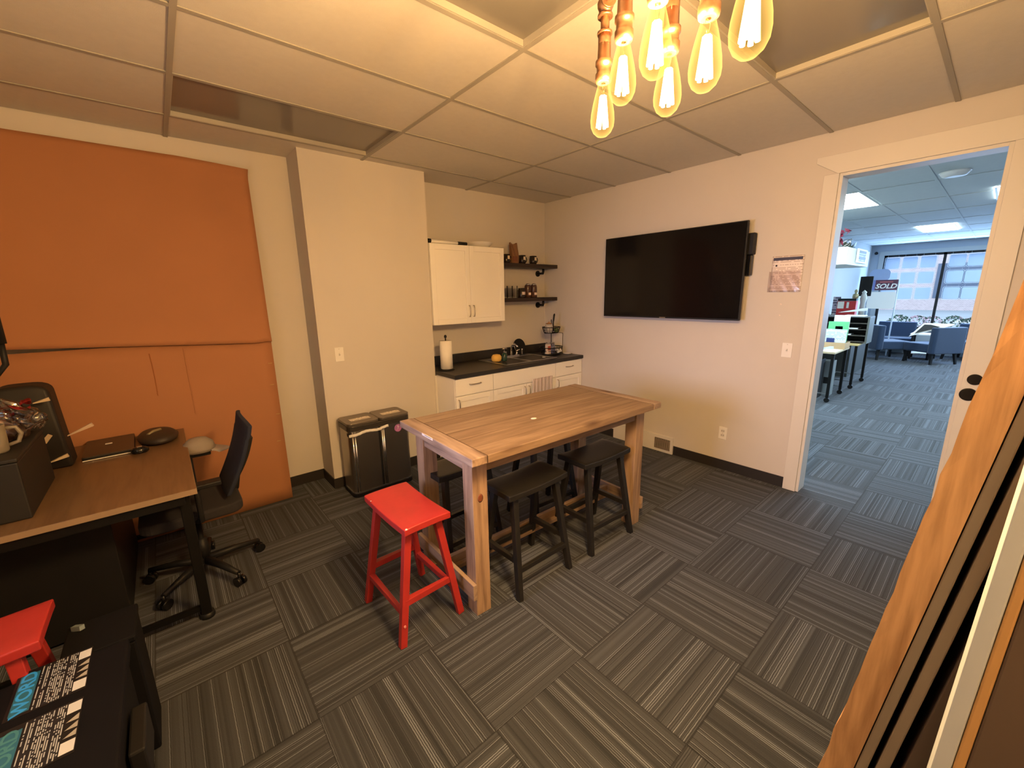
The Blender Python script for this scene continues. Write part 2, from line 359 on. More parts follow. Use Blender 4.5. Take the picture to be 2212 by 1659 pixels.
def text(name, s, size, m, parent, mtx, extr=.0006, bold=0, shear=0):
    cu = bpy.data.curves.new(name, 'FONT'); cu.body = s; cu.size = size; cu.extrude = extr; cu.offset = bold; cu.shear = shear
    cu.align_x = 'CENTER'; cu.align_y = 'CENTER'; cu.resolution_u = 3
    t = bpy.data.objects.new('tmp', cu); COL.objects.link(t)
    dg = bpy.context.evaluated_depsgraph_get(); me = bpy.data.meshes.new_from_object(t.evaluated_get(dg))
    bpy.data.objects.remove(t); me.materials.clear(); me.materials.append(m)
    me.transform(mtx)
    o = bpy.data.objects.new(name, me); COL.objects.link(o)
    if parent: o.parent = parent
    return o
def frame_mtx(origin, xdir, ydir):
    x = Vector(xdir).normalized(); y = Vector(ydir).normalized(); z = x.cross(y)
    return Matrix(((x.x, y.x, z.x, origin[0]), (x.y, y.y, z.y, origin[1]), (x.z, y.z, z.z, origin[2]), (0, 0, 0, 1)))

# ------------------------------------------------------------------ the setting
struct(MB().box(XL-.15, XW+.06, YF-.15, YB+.15, -.1, 0).build('floor', MT['carpet']), 'striped charcoal carpet tiles of the room', 'floor')
struct(MB().box(XW+.06, XO+.2, YRR-.15, YR+.15, -.1, 0).build('floor', MT['carpet']), 'striped carpet tiles beyond the doorway', 'floor')
struct(MB().box(XL-.12, XW+.12, YB, YB+.12, 0, H+.1).build('wall_back', MT['wall']), 'painted wall behind the counter and cardboard', 'wall')
CX0, CX1, CY = -1.703, -.659, .736
struct(MB().box(CX0, CX1, CY, YB, 0, H).build('wall_chase', MT['wall']), 'boxed out wall section behind the steel bin', 'wall')
wl = MB()
wl.box(XL-.12, XL, YF, -1.62, 0, H+.1).box(XL-.12, XL, -.88, YB, 0, H+.1).box(XL-.12, XL, -1.62, -.88, 0, 1.05).box(XL-.12, XL, -1.62, -.88, 1.82, H+.1)
struct(wl.build('wall_left', MT['wall']), 'painted wall beside the desk', 'wall')
sw = struct(MB().box(XL-.08, XL-.02, -1.62, -1.57, 1.05, 1.82).box(XL-.08, XL-.02, -.93, -.88, 1.05, 1.82).box(XL-.08, XL-.02, -1.57, -.93, 1.05, 1.10).box(XL-.08, XL-.02, -1.57, -.93, 1.77, 1.82).build('window_2', MT['trim']), 'side window behind the camera', 'window')
struct(MB().box(XL-.12, XW+.12, YF-.12, YF, 0, H+.1).build('wall_front', MT['wall']), 'painted wall beside the doorway', 'wall')
# right wall with the doorway
D0, D1, DH, WT = -2.70, -1.909, 2.43, .125
wr = MB()
wr.box(XW, XW+WT, D1, YB, 0, H+.1).box(XW, XW+WT, YRR, D0, 0, H+.1).box(XW, XW+WT, D0, D1, DH, H+.1)
struct(wr.build('wall_right', MT['wall']), 'painted wall carrying the television', 'wall')
tr_ = MB()
tr_.box(XW-.02, XW, D1, D1+.09, 0, DH).box(XW-.02, XW, D0-.103, D0, 0, DH)          # side casings
struct(tr_.build('trim_1', MT['trim'], bevel=.002), 'white side casings of the doorway', 'trim')
hc = MB().prism([(0, .128), (0, .0), (.94, 0), (1.075, .09), (1.075, .128)], 0, .024, frame_mtx((XW, D0-.14, DH-.001), (0, 1, 0), (0, 0, 1)))
hc.v = [(2*XW-x if x > XW else x, y, z) for x, y, z in hc.v]
struct(hc.build('trim_2', MT['trim'], bevel=.002), 'white head casing with clipped corner over the doorway', 'trim')
jb = MB().box(XW-.005, XW+WT+.02, D1-.02, D1-.0005, 0, DH-.0005).box(XW-.005, XW+WT+.02, D0+.0005, D0+.02, 0, DH-.0005).box(XW-.005, XW+WT+.02, D0+.0205, D1-.0205, DH-.02, DH-.0005)
struct(jb.build('trim_3', MT['trim']), 'white jamb lining the doorway', 'trim')
for k, (y, z, r) in enumerate(((-2.752, 1.072, .034), (-2.738, .975, .040))):
    tag(MB().lathe([(r, 0), (r, .004), (r*.9, .006)], n=28).build('door_stop_disc', MT['blackg']),
        ('upper' if k == 0 else 'lower')+' of two round black discs on the right door casing', 'disc', 'black discs on the door casing').matrix_world = frame_mtx((XW-.02, y, z), (0, -1, 0), (0, 0, 1)) @ Matrix.Rotation(0, 4, 'X')
bb = .092
struct(MB().box(XW-.008, XW, D1+.09, -.83, 0, bb).build('baseboard_right', MT['base']), 'black vinyl base under the television', 'baseboard')
struct(MB().box(XW-.008, XW, -.10, .41, 0, bb).build('baseboard_right', MT['base']))
struct(MB().box(XL, CX0, YB-.008, YB, 0, bb).build('baseboard_back', MT['base']))
struct(MB().box(CX0-.008, CX0, CY, YB-.008, 0, bb).box(CX0-.008, CX1, CY-.008, CY, 0, bb).build('baseboard_chase', MT['base']))
struct(MB().box(XL, XL+.008, YF, YB, 0, bb).build('baseboard_left', MT['base']))
struct(MB().box(CX1, CX1+.02, CY, CY+.01, 0, .86).box(CX1-.012, CX1, CY-.006, CY, .86-.86, .86).build('trim_4', MT['trim']), 'white corner strip beside the base cabinet', 'trim')

# ceiling: tiles, T-bars, recessed unlit troffers
T = .6096
TROFF = [(-2.44, -1.22, -1.83, -1.22), (-1.22, 0, -2.44, -1.83), (-2.44, -1.22, 0, .61)]
def in_troff(x, y):
    return any(a-.01 < x < b+.01 and c-.01 < y < d+.01 for a, b, c, d in TROFF)
ct = MB()
xs = [XL]+[k*2*T for k in range(-2, 1)]+[XW]
ys = [YF]+[k*T for k in range(-4, 2)]+[YB]
for i in range(len(xs)-1):
    for j in range(len(ys)-1):
        if in_troff((xs[i]+xs[i+1])/2, (ys[j]+ys[j+1])/2): continue
        ct.box(xs[i]+.004, xs[i+1]-.004, ys[j]+.004, ys[j+1]-.004, H, H+.016)
struct(ct.build('ceiling', MT['ceil'], bevel=.004, seg=1), 'suspended ceiling of white tiles', 'ceiling')
cg = MB()
for x in xs[1:-1]: cg.box(x-.012, x+.012, YF, YB, H-.006, H-.001)
for y in ys[1:-1]:
    for i in range(len(xs)-1): cg.box(xs[i]+.0121, xs[i+1]-.0121, y-.012, y+.012, H-.006, H-.001)
struct(cg.build('ceiling_grid', MT['grid']), 'metal T-bar grid of the suspended ceiling', 'ceiling')
struct(MB().box(XL-.12, XW+.12, YF-.12, YB+.12, H+.1, H+.16).build('ceiling_deck', MT['ceil']))
tl = ['unlit recessed ceiling light nearest the pendant bulbs, left of them', 'unlit recessed ceiling light nearest the doorway', 'unlit recessed ceiling light above the cardboard sheet, tinted orange']
for (a, b, c, d), lb in zip(TROFF, tl):
    t = thing('ceiling_light', lb, 'ceiling light', ((a+b)/2, (c+d)/2, H), 0, 'unlit recessed ceiling lights')
    hx, hy = (b-a)/2-.006, (d-c)/2-.006
    MB().box(-hx, hx, -hy, -hy+.012, -.004, .03).box(-hx, hx, hy-.012, hy, -.004, .03).box(-hx, -hx+.012, -hy+.012, hy-.012, -.004, .03).box(hx-.012, hx, -hy+.012, hy-.012, -.004, .03).build('frame', MT['gridl'], t)
    MB().box(-hx+.012, hx-.012, -hy+.012, hy-.012, .022, .030).build('lens', MT['lens'], t)

# ------------------------------------------------------------------ pendant light of six filament bulbs on pipework
ch = thing('pendant_light', 'bronze pipe pendant light with six glowing filament bulbs', 'pendant light', (-1.745, -2.235, H))
def rel(p): return Vector(p)-Vector((-1.745, -2.235, H))
for (x, y, z) in BULBS:
    c = rel((x, y, z))
    b = MB().lathe([(.0005, -.070), (.014, -.067), (.024, -.058), (.0305, -.044), (.032, -.030), (.0305, -.012), (.026, .012), (.020, .036), (.0155, .052), (.0135, .064)], c, 24, False, False).build('bulb', MT['bulbglass'], ch)
    fm = MB()
    for k in range(6):
        a = 2*PI*k/6
        fm.tube([c+Vector((.005*math.cos(a), .005*math.sin(a), .030)), c+Vector((.013*math.cos(a+.2), .013*math.sin(a+.2), -.046))], .0042, 6)
    fm.build('filament', MT['filament'], b)
    MB().tube([c+Vector((0, 0, .06)), c+Vector((0, 0, .03))], [.006, .002], 8).build('stem', MT['glass'], b)
    sk = MB().lathe([(.015, .060), (.0195, .062), (.0215, .070), (.0215, .082), (.0185, .084), (.0185, .100), (.022, .102), (.022, .112), (.0175, .114), (.0165, .150)], c, 20)
    sk.build('socket', MT['copper'], ch)
    hl = bpy.data.lights.new('bulb_glow', 'POINT'); hl.energy = 80.0; hl.color = WARM; hl.shadow_soft_size = .022
    ho = bpy.data.objects.new('bulb_glow', hl); COL.objects.link(ho); ho.parent = ch; ho.location = c+Vector((0, 0, -.01))
ZP = 2.36
pp = MB()
def fitting(p, q, r=.0165):
    p, q = Vector(p), Vector(q); a = (q-p).normalized(); pp.tube([p, q], .0115, 12)
    for e, s_ in ((p, 1), (q, -1)):
        pp.tube([e-a*s_*.012, e+a*s_*.022], r, 14); pp.tube([e+a*s_*.022, e+a*s_*.028], r*1.18, 14)
for row in (BULBS[:3], BULBS[3:]):
    pts = [rel((x, y, ZP)) for x, y, z in row]
    for k, (x, y, z) in enumerate(row):
        c = rel((x, y, z)); fitting(c+Vector((0, 0, .15)), pts[k])
        pp.lathe([(.001, -.022), (.014, -.018), (.020, -.006), (.021, .004), (.016, .016), (.001, .021)], pts[k], 14)
    for k in range(2): fitting(pts[k], pts[k+1])
fitting(rel((BULBS[1][0], BULBS[1][1], ZP)), rel((BULBS[4][0], BULBS[4][1], ZP)))
mid = (rel((BULBS[1][0], BULBS[1][1], ZP))+rel((BULBS[4][0], BULBS[4][1], ZP)))/2
pp.tube([mid, (0, 0, -.02)], .0115, 12)
pp.build('pipework', MT['copper'], ch)
MB().lathe([(.060, -.028), (.066, -.020), (.066, 0)], n=28).build('canopy', MT['copper'], ch, bevel=.002)

# ------------------------------------------------------------------ cardboard sheets leaning on the back wall
def cy_(z): return .822+z*(.200/2.62)
sheet = MB().grid(lambda u, v: (-3.54+u*(1.515+.02*v), cy_(v*1.335)+.004*math.sin(6*u+3*v), .004+v*(1.335-.0*u)), 20, 12, (0, -.006, 0))
t = sheet.build('cardboard_sheet', MT['card']); tag(t, 'lower brown cardboard sheet standing on the carpet behind the desk', 'cardboard')
ln = MB()
ln.grid(lambda u, v: (-2.745+.004*math.sin(9*v)+u*.006, cy_(1.28*(1-v)+.35*v)-.008, 1.28*(1-v)+.35*v), 1, 12, (0, -.0015, 0))
ln.build('cut_line', MT['cardd'], t)
fd = MB().grid(lambda u, v: (-2.56+u*.010, cy_(1.30*(1-v)+.40*v)-.0075, 1.30*(1-v)+.40*v), 1, 6, (0, -.001, 0)).build('crease', MT['card'], t)
for z, x in ((1.13, -2.035), (.96, -2.045), (.72, -2.035), (.50, -2.06)):
    MB().box(x-.016, x+.012, cy_(z)-.009, cy_(z)-.007, z-.003, z+.004).build('scuff', MT['tanb'], t)
def up_fn(u, v):
    zb = 1.378-.085*u+(.012*math.sin(40*u) if u > .93 else 0)
    zt = 2.592-(.03*max(0, (u-.72)/.28)**1.2)
    z = zb+(zt-zb)*v
    lift = -.018*max(0, 1-v/.10)-.012
    curl = -.05*max(0, (v-.965)/.035)*max(0, (u-.70)/.3)
    return (-3.54+u*(1.535+.012*v), cy_(z)+lift+curl*1.0, z)
t = MB().grid(up_fn, 40, 40, (0, -.005, 0)).build('cardboard_sheet', MT['card'])
tag(t, 'upper brown cardboard sheet leaning on the wall, overlapping the lower one', 'cardboard')

# ------------------------------------------------------------------ TV wall
tv = thing('television', 'large black flat television mounted on the wall', 'television', (1.04, -.685, 1.785))
hw, hh = .695, .398
MB().box(.0, .028, -hw, hw, -hh, hh).build('housing', MT['black'], tv, bevel=.004)
MB().box(-.003, .001, -hw+.008, hw-.008, -hh+.014, hh-.008).build('screen', MT['screen'], tv)
MB().box(.028, .06, -.35, .35, -.30, .20).build('back_cover', MT['black'], tv, bevel=.01)
MB().box(.062, .10, -.2, -.14, -.2, .2).box(.062, .10, .14, .2, -.2, .2).box(.10, .115, -.3, .3, -.12, -.05).box(.10, .115, -.3, .3, .05, .12).build('wall_bracket', MT['blackm'], tv)
MB().box(-.005, -.0025, -.03, .03, -hh+.003, -hh+.010).build('badge', MT['nickel'], tv)
sb = thing('soundbar', 'narrow black device standing on end behind the television edge', 'speaker', (1.12, -1.37, 1.92))
MB().box(-.02, .035, -.045, .045, 0, .17).build('upper_body', MT['black'], sb, bevel=.006)
MB().box(-.015, .035, -.035, .035, -.165, -.002).build('lower_body', MT['blackg'], sb, bevel=.006)
nt_ = thing('wall_notice', 'paper notice with dark blue header taped beside the doorway', 'notice', (XW, -1.653, 1.757))
MB().grid(lambda u, v: (-.004-.003*math.sin(7*u)*math.sin(5*v)-.001, .108-.216*u, -.138+.276*v), 10, 10, (-.001, 0, 0)).build('sheet', text_rows('notice_print', (.78, .71, .68), (.52, .43, .40), 26, 26, 1, 2), nt_)
MB().box(-.0105, -.0095, -.100, .100, .104, .126).build('header_band', mat('navy_ink', (.035, .035, .075), .5), nt_)
MB().lathe([(.007, 0), (.007, .001)], n=14).build('seal', MT['black'], nt_).matrix_local = frame_mtx((-.0095, .075, .065), (0, -1, 0), (0, 0, 1))
MB().grid(lambda u, v: (-.0110-.004*abs(math.sin(9*u+4*v)), .120-.22*u, -.139+.16*v), 14, 10).build('plastic_sleeve', MT['cello'], nt_)
def plate(name, loc, axis, lb, cat, kind):
    t = thing(name, lb, cat, loc, {'x': 0, 'y': -PI/2+PI}[axis] if axis == 'y' else 0)
    MB().prism(rrect(-.036, .036, -.058, .058, .004), 0, .006, frame_mtx((0, 0, 0), (0, -1, 0), (0, 0, 1))).build('cover_plate', MT['white'], t, bevel=.0015)
    if kind == 'switch':
        MB().box(-.008, -.004, -.006, .006, -.013, .013).build('slot', MT['trim'], t)
        MB().bar((-.006, 0, -.002), (-.020, 0, .007), .009, .007).build('toggle', MT['white'], t)
    else:
        for s in (-1, 1):
            f = MB().prism(rrect(-.017, .017, -.014, .014, .010), .006, .008, frame_mtx((0, 0, s*.021), (0, -1, 0), (0, 0, 1))).build('receptacle', MT['trim'], t)
            MB().box(-.0095, -.0083, -.009, -.006, s*.021-.004, s*.021+.006).box(-.0095, -.0083, .006, .009, s*.021-.004, s*.021+.006).build('slots', MT['black'], f)
    MB().lathe([(.003, 0), (.002, .001)], n=10).build('screw', MT['nickel'], t).matrix_local = frame_mtx((-.0065, 0, .045 if kind == 'switch' else 0), (0, -1, 0), (0, 0, 1))
    return t
plate('light_switch', (XW, -1.722, 1.160), 'x', 'white light switch on the wall beside the doorway', 'light switch', 'switch')
plate('wall_outlet', (XW, -1.295, .350), 'x', 'white wall outlet low between vent and doorway', 'outlet', 'outlet')
p = plate('light_switch', (-1.553, CY, 1.167), 'x', 'white light switch above the steel bin', 'light switch', 'switch'); p.rotation_euler = (0, 0, PI/2)
for z, y in ((1.523, -1.639), (1.435, -1.640)):
    MB().box(-.0012, .001, -.006, .006, -.004, .004).build('wall_chip', MT['chip'], loc=(XW, y, z), ).rotation_euler = (.5, 0, 0)
chips = [o for o in COL.objects if o.name.startswith('wall_chip')]
tag(chips[0], 'upper small white paint chip below the wall notice', 'wall chip', 'paint chips'); tag(chips[1], 'lower small paint chip below the wall notice', 'wall chip', 'paint chips')
v = thing('floor_vent', 'white baseboard vent panel with a dark grille near the table', 'vent', (XW, -.465, 0))
MB().box(-.022, 0, -.362, .362, .0, .178).build('panel', MT['trim'], v, bevel=.003)
MB().box(-.0235, -.0215, -.335, -.165, .030, .145).build('grille_back', mat('vent_shadow', (.05, .04, .03), .8), v)
gs = MB()
for k in range(17): gs.box(-.029, -.024, -.333+k*.0104, -.3295+k*.0104, .032, .143)
gs.build('grille', mat('vent_slats', (.36, .30, .24), .5), v)

# ------------------------------------------------------------------ kitchenette
KX0, KX1, KF, KT = -.645, 1.157, .40, .87
bc = thing('base_cabinet', 'white base cabinet run under the black worktop', 'cabinet', (0, 0, 0))
MB().box(KX0, KX1, KF+.02, YB-.002, .10, KT-.001).box(KX0+.01, KX1, KF+.08, YB-.002, 0, .10).build('carcass', MT['cab'], bc)
def front(name, x0, x1, z0, z1, shaker, parent, y=KF, th=.019):
    b = MB()
    if shaker:
        w_ = .052
        b.box(x0, x0+w_, y, y+th, z0, z1).box(x1-w_, x1, y, y+th, z0, z1).box(x0+w_, x1-w_, y, y+th, z0, z0+w_).box(x0+w_, x1-w_, y, y+th, z1-w_, z1).box(x0+w_, x1-w_, y+.009, y+th, z0+w_, z1-w_)
    else: b.box(x0, x1, y, y+th, z0, z1)
    return b.build(name, MT['cab'], parent, bevel=.0025)
def pull(parent, c, horiz=True, L_=.10):
    cx, cy2, cz = c; h = L_/2
    if horiz: pts = [(cx-h, cy2, cz), (cx-h, cy2-.018, cz), (cx-h*.5, cy2-.026, cz), (cx+h*.5, cy2-.026, cz), (cx+h, cy2-.018, cz), (cx+h, cy2, cz)]
    else: pts = [(cx, cy2, cz-h), (cx, cy2-.018, cz-h), (cx, cy2-.026, cz-h*.5), (cx, cy2-.026, cz+h*.5), (cx, cy2-.018, cz+h), (cx, cy2, cz+h)]
    return MB().tube(pts, .0048, 8).build('handle', MT['nickel'], parent)
g = .003
xa = [KX0, -.197, .705, KX1]
for i, (z0, z1) in enumerate([(.700, .862)]*3):
    d = front('drawer' if i != 1 else 'false_front', xa[i]+g, xa[i+1]-g, .700, .862, False, bc)
    if i != 1: pull(d, ((xa[i]+xa[i+1])/2, KF, .80), True, .13 if i == 0 else .11)
for x0, x1, hx in ((KX0, -.197, KX0+.03), (-.197, .254, .254-.03), (.254, .705, .254+.03), (.705, KX1, .705+.03)):
    d = front('door', x0+g, x1-g, .115, .694, True, bc); pull(d, (hx, KF, .62), False, .09)
wt = MB().box(-.657, XW-.001, .380, YB-.001, .871, .909)
tag(wt.build('worktop', MT['counter'], bevel=.004), 'black laminate worktop over the white base cabinets', 'worktop')
tag(MB().box(-.657, XW-.001, YB-.021, YB-.001, .909, 1.005).build('backsplash', MT['counter'], bevel=.002), 'low black backsplash strip along the worktop', 'backsplash')
# sink
sk = thing('sink', 'stainless steel drop-in sink in the black worktop', 'sink', (.40, .70, .910))
rim = MB()
rim.box(-.38, .38, -.25, -.215, 0, .006).box(-.38, .38, .155, .25, 0, .006).box(-.38, -.345, -.215, .155, 0, .006).box(.345, .38, -.215, .155, 0, .006).box(-.02, .02, -.215, .155, 0, .006)
rim.build('rim', MT['steel'], sk, bevel=.002)
for a, b in ((-.345, -.02), (.02, .345)):
    MB().box(a, a+.004, -.215, .155, -.03, 0).box(b-.004, b, -.215, .155, -.03, 0).box(a, b, -.215, -.211, -.03, 0).box(a, b, .151, .155, -.03, 0).box(a, b, -.215, .155, -.034, -.03).build('basin', MT['steel'], sk)
fc = thing('faucet', 'chrome faucet with two handles behind the sink', 'faucet', (.47, .905, .916))
MB().box(-.11, .11, -.025, .025, 0, .012).build('base_plate', MT['chrome'], fc, bevel=.004)
MB().tube([(0, 0, .01), (0, 0, .10), (0, -.02, .135), (0, -.07, .145), (0, -.12, .12)], [.014, .012, .011, .010, .010], 12).build('spout', MT['chrome'], fc)
for s in (-1, 1):
    MB().lathe([(.018, .01), (.012, .03), (.010, .055), (.014, .06)], (s*.085, 0, 0), 14).tube([(s*.085, 0, .058), (s*.125, -.01, .07)], [.007, .005], 8).build('handle', MT['chrome'], fc)
MB().tube([(.17, 0, -.006), (.17, 0, .06), (.17, 0, .075)], [.011, .009, .012], 12).build('sprayer', MT['chrome'], fc)
sp = thing('scrubber', 'yellow scrubbing sponge beside the soap pump', 'sponge', (.10, .72, .916))
MB().lathe([(.03, 0), (.046, .008), (.052, .03), (.050, .055), (.036, .075), (.012, .080)], n=20, sx=1.15).build('sponge_body', mat('yellow_sponge', (.80, .50, .12), .8, bump=1, bscale=160), sp)
so = thing('soap_dispenser', 'dark green soap pump bottle beside the yellow sponge', 'soap dispenser', (.185, .685, .916))
MB().lathe([(.028, 0), (.030, .01), (.030, .07), (.018, .088), (.010, .092)], n=18).build('bottle', mat('dark_green_glass', (.02, .05, .035), .15), so)
MB().lathe([(.010, .092), (.010, .105), (.004, .106), (.004, .135)], n=12).tube([(-.028, 0, .137), (.030, 0, .137), (.036, 0, .130)], [.010, .008, .006], 10).build('pump', MT['darksteel'], so)
tag(MB().lathe([(.02, 0), (.022, .03), (.014, .034), (.012, .032)], (.71, .60, .880), n=16).build('sink_cup', MT['white']), 'small white cup standing in the right sink basin', 'cup')
# round black pan lid leaning
pn = MB().lathe([(.001, .004), (.07, .006), (.088, .012), (.092, .012), (.092, .004), (.09, 0), (.001, 0)], n=32)
pn_o = tag(pn.build('frying_pan', MT['black']), 'round black pan leaning on the backsplash behind the faucet', 'pan')
pn_o.matrix_world = frame_mtx((.655, .975, 1.012), (1, 0, 0), (0, .22, 1)) @ Matrix.Scale(1.0, 4)
MB().tube([(-.075, -.052, .014), (-.092, .0, .016), (-.075, .052, .014)], .004, 8).build('rim_highlight', MT['chrome'], pn_o)
# paper towel holder
pt = thing('paper_towel_holder', 'black paper towel holder at the left end of the worktop', 'paper towel holder', (-.545, .70, .910))
MB().lathe([(.078, 0), (.078, .008), (.06, .012)], n=28).build('base', MT['black'], pt)
MB().tube([(0, 0, .01), (0, 0, .315)], .006, 10).lathe([(.001, .315), (.012, .320), (.014, .330), (.010, .343), (.001, .348)], n=14).build('post', MT['black'], pt)
tr2 = MB().lathe([(.020, .0), (.060, 0), (.060, .275), (.020, .275)], (-.545, .70, .924), n=32)
tag(tr2.build('paper_towel_roll', mat('paper_towel', (.86, .83, .78), .9, bump=.5, bscale=120)), 'white paper towel roll standing on its holder', 'paper towel roll')
# two-tier wire basket
wb = thing('wire_basket_stand', 'two-tier black wire basket stand at the right end of the worktop', 'basket stand', (.935, .70, .911))
def wire_basket(z, r0, r1, h, sx, sy):
    b = MB()
    def ring(r, zz): b.tube([(r*sx*math.cos(2*PI*k/24), r*sy*math.sin(2*PI*k/24), zz) for k in range(25)], .0032, 6)
    ring(r0, z); ring((r0+r1)/2, z+h/2); ring(r1, z+h); ring(r1, z+h+.004)
    for k in range(18):
        a = 2*PI*k/18; b.tube([(r0*sx*math.cos(a), r0*sy*math.sin(a), z), (r1*sx*math.cos(a), r1*sy*math.sin(a), z+h)], .0020, 5)
    for k in range(-4, 5):
        y = k*r0*.22; hx = math.sqrt(max(0, r0*r0-y*y)); b.tube([(-hx*sx, y*sy, z), (hx*sx, y*sy, z)], .002, 5)
    return b
wire_basket(.012, .125, .155, .075, 1.0, .8).build('lower_basket', MT['blackm'], wb)
wire_basket(.262, .095, .12, .065, 1.0, .8).build('upper_basket', MT['blackm'], wb)
MB().tube([(0, 0, .0), (0, 0, .42)], .005, 8).build('centre_post', MT['blackm'], wb)
MB().lathe([(.13, .0), (.13, .010), (.12, .014)], n=28, sy=.8).build('foot_tray', MT['blackm'], wb)
tp = thing('canister', 'silver quilted canister with wooden lid in the upper wire basket', 'canister', (.885, .69, 1.178))
MB().lathe([(.035, 0), (.047, .02), (.050, .06), (.044, .095), (.034, .105)], n=20).build('body', stripes_mat('quilted_silver', (.75, .73, .70), (.06, .05, .05), 7, 2, .3), tp)
MB().lathe([(.036, .105), (.036, .112), (.010, .118), (.010, .128), (.001, .132)], n=16).build('lid', mat('lid_wood', (.35, .18, .08), .5), tp)
tag(MB().tube([(.965, .70, 1.19), (.972, .70, 1.30), (.975, .69, 1.385), (.977, .685, 1.40)], [.010, .008, .012, .004], 10).build('ladle', MT['black']), 'black utensil standing up from the upper wire basket', 'utensil')
for k, (x, y, z, r, c, lb) in enumerate(((.985, .665, 1.205, .030, (.10, .16, .05), 'dark green fruit in the upper wire basket'), (1.015, .705, 1.206, .028, (.55, .50, .42), 'pale wrapped packet in the upper wire basket'), (.955, .74, 1.208, .032, (.20, .11, .06), 'brown fruit in the upper wire basket, by the post'))):
    tag(MB().lathe([(.001, -r), (r*.7, -r*.7), (r, 0), (r*.7, r*.7), (.001, r)], (x, y, z), 14).build('fruit', mat('fruit_skin_%d' % k, c, .5)), lb, 'fruit', 'food in the upper basket')
for k, (x, y, lb) in enumerate(((.960, .605, 'white egg-shaped pod at the front of the lower wire basket'), (1.005, .615, 'white pod right of the other one in the lower wire basket'), (.985, .655, 'white pod at the back of the lower wire basket'))):
    tag(MB().lathe([(.001, -.022), (.016, -.014), (.021, 0), (.017, .013), (.001, .021)], (x, y, .953+.004*k), 14).build('coffee_pod', MT['white']), lb, 'coffee pod', 'pods in the lower basket')
tb = thing('tea_box', 'small white and red box in the lower wire basket', 'box', (.835, .655, .930))
MB().box(-.028, .028, -.02, .02, 0, .115).build('carton', mat('tea_carton', (.72, .62, .56), .6), tb, bevel=.001)
MB().box(-.024, .024, -.0215, -.0203, .045, .095).build('red_panel', mat('red_print', (.45, .08, .05), .6), tb)
for k, (x, y) in enumerate(((.875, .72), (.915, .69), (.935, .655), (.895, .645))):
    bt = thing('flavour_bottle', ['clear bottle at the back of the lower basket', 'tall clear bottle near the basket post', 'clear bottle in front of the basket post', 'bluish bottle between tea box and basket post'][k], 'bottle', (x, y, .932), 0, 'bottles in the lower basket')
    MB().lathe([(.016, 0), (.018, .005), (.018, .07), (.009, .09), (.008, .115)], n=14).build('glass_body', MT['glass'] if k < 2 else mat('blue_label%d' % k, (.12, .13, .22), .3), bt)
    MB().lathe([(.010, .115), (.010, .13)], n=12).build('cap', MT['darksteel'], bt)
cbd = MB().prism(rrect(-.075, .075, 0, .24, .012), 0, .010)
cb_o = tag(cbd.build('cutting_board', mat('white_board', (.74, .70, .66), .5), bevel=.002), 'white cutting board leaning behind the wire basket stand', 'cutting board')
cb_o.matrix_world = frame_mtx((1.145, .79, .912), (0, -1, 0), (.04, 0, 1))
MB().prism(rrect(-.079, .079, -.002, .244, .014), -.003, -.0006).build('dark_back', MT['shelf'], cb_o)
tag(MB().lathe([(.03, 0), (.045, .004), (.058, .012), (.056, .013), (.04, .006), (.001, .004)], (1.09, .575, .910), 28, sx=.9).build('saucer', MT['white']), 'thin white saucer on the worktop right of the baskets', 'saucer')
# hanging dish towel
dt = MB().grid(lambda u, v: (.315+.30*u, KF-.030-.004*math.sin(u*34)-.002*math.sin(v*9), .735-.30*v), 60, 10, (0, .003, 0))
tag(dt.build('dish_towel', stripes_mat('striped_towel', (.78, .72, .68), (.33, .24, .24), 17, 0)), 'white dish towel with dark stripes hanging on the cabinet front', 'towel')
# wall cabinet
UC0, UC1, UY, UZ0, UZ1 = -.655, .228, .715, 1.352, 2.112
uc = thing('wall_cabinet', 'white two-door wall cabinet above the worktop', 'cabinet', (0, 0, 0))
MB().box(UC0+.002, UC1, UY+.02, YB-.001, UZ0, UZ1).build('carcass', MT['cab'], uc, bevel=.001)
um = (UC0+UC1)/2
for x0, x1, hx in ((UC0+.002, um-.0015, um-.026), (um+.0015, UC1, um+.026)):
    d = front('door', x0, x1, UZ0+.001, UZ1-.001, True, uc, y=UY); pull(d, (hx, UY, 1.475), False, .11)
ba = thing('rolled_banner', 'slim white roll with black ends lying on the wall cabinet', 'roll', (-.42, .745, UZ1+.001))
MB().tube([(-.215, 0, .018), (.20, .02, .018)], .015, 14).build('tube', MT['white'], ba)
MB().tube([(-.235, 0, .020), (-.205, 0, .020)], .019, 14).tube([(.10, .015, .018), (.21, .02, .018)], .0165, 14).build('end_caps', MT['black'], ba)
tag(MB().lathe([(.05, 0), (.10, .010), (.142, .050), (.144, .053), (.138, .051), (.10, .016), (.001, .010)], (.02, .865, UZ1), 32).build('serving_bowl', MT['white']), 'shallow white dish on the right half of the wall cabinet', 'dish')
# shelves
shf = []
for k, (z, lb) in enumerate(((1.975, 'upper dark floating shelf right of the wall cabinet'), (1.592, 'lower dark floating shelf right of the wall cabinet'))):
    t = thing('wall_shelf', lb, 'shelf', (.232, YB, z), 0, 'dark wall shelves')
    MB().box(0, .915, -.235, -.001, -.042, 0).build('board', MT['shelf'], t, bevel=.002)
    for xx in (.10, .80):
        MB().tube([(xx, -.002, -.095), (xx, -.012, -.095)], .036, 20).tube([(xx, -.01, -.095), (xx, -.09, -.095)], .012, 12).tube([(xx, -.075, -.095), (xx, -.10, -.095), (xx, -.105, -.075), (xx, -.105, -.043)], .015, 12).build('pipe_bracket', MT['blackm'], t)
ZU, ZL_ = 1.976, 1.593
mugm = mat('black_mug_glaze', (.020, .014, .010), .15)
mg = thing('mug', '', 'mug', (.64, .885, ZU), 0, 'dark mugs on the upper shelf'); mg['label'] = 'dark mug with pale label, left of the shelf end mug'
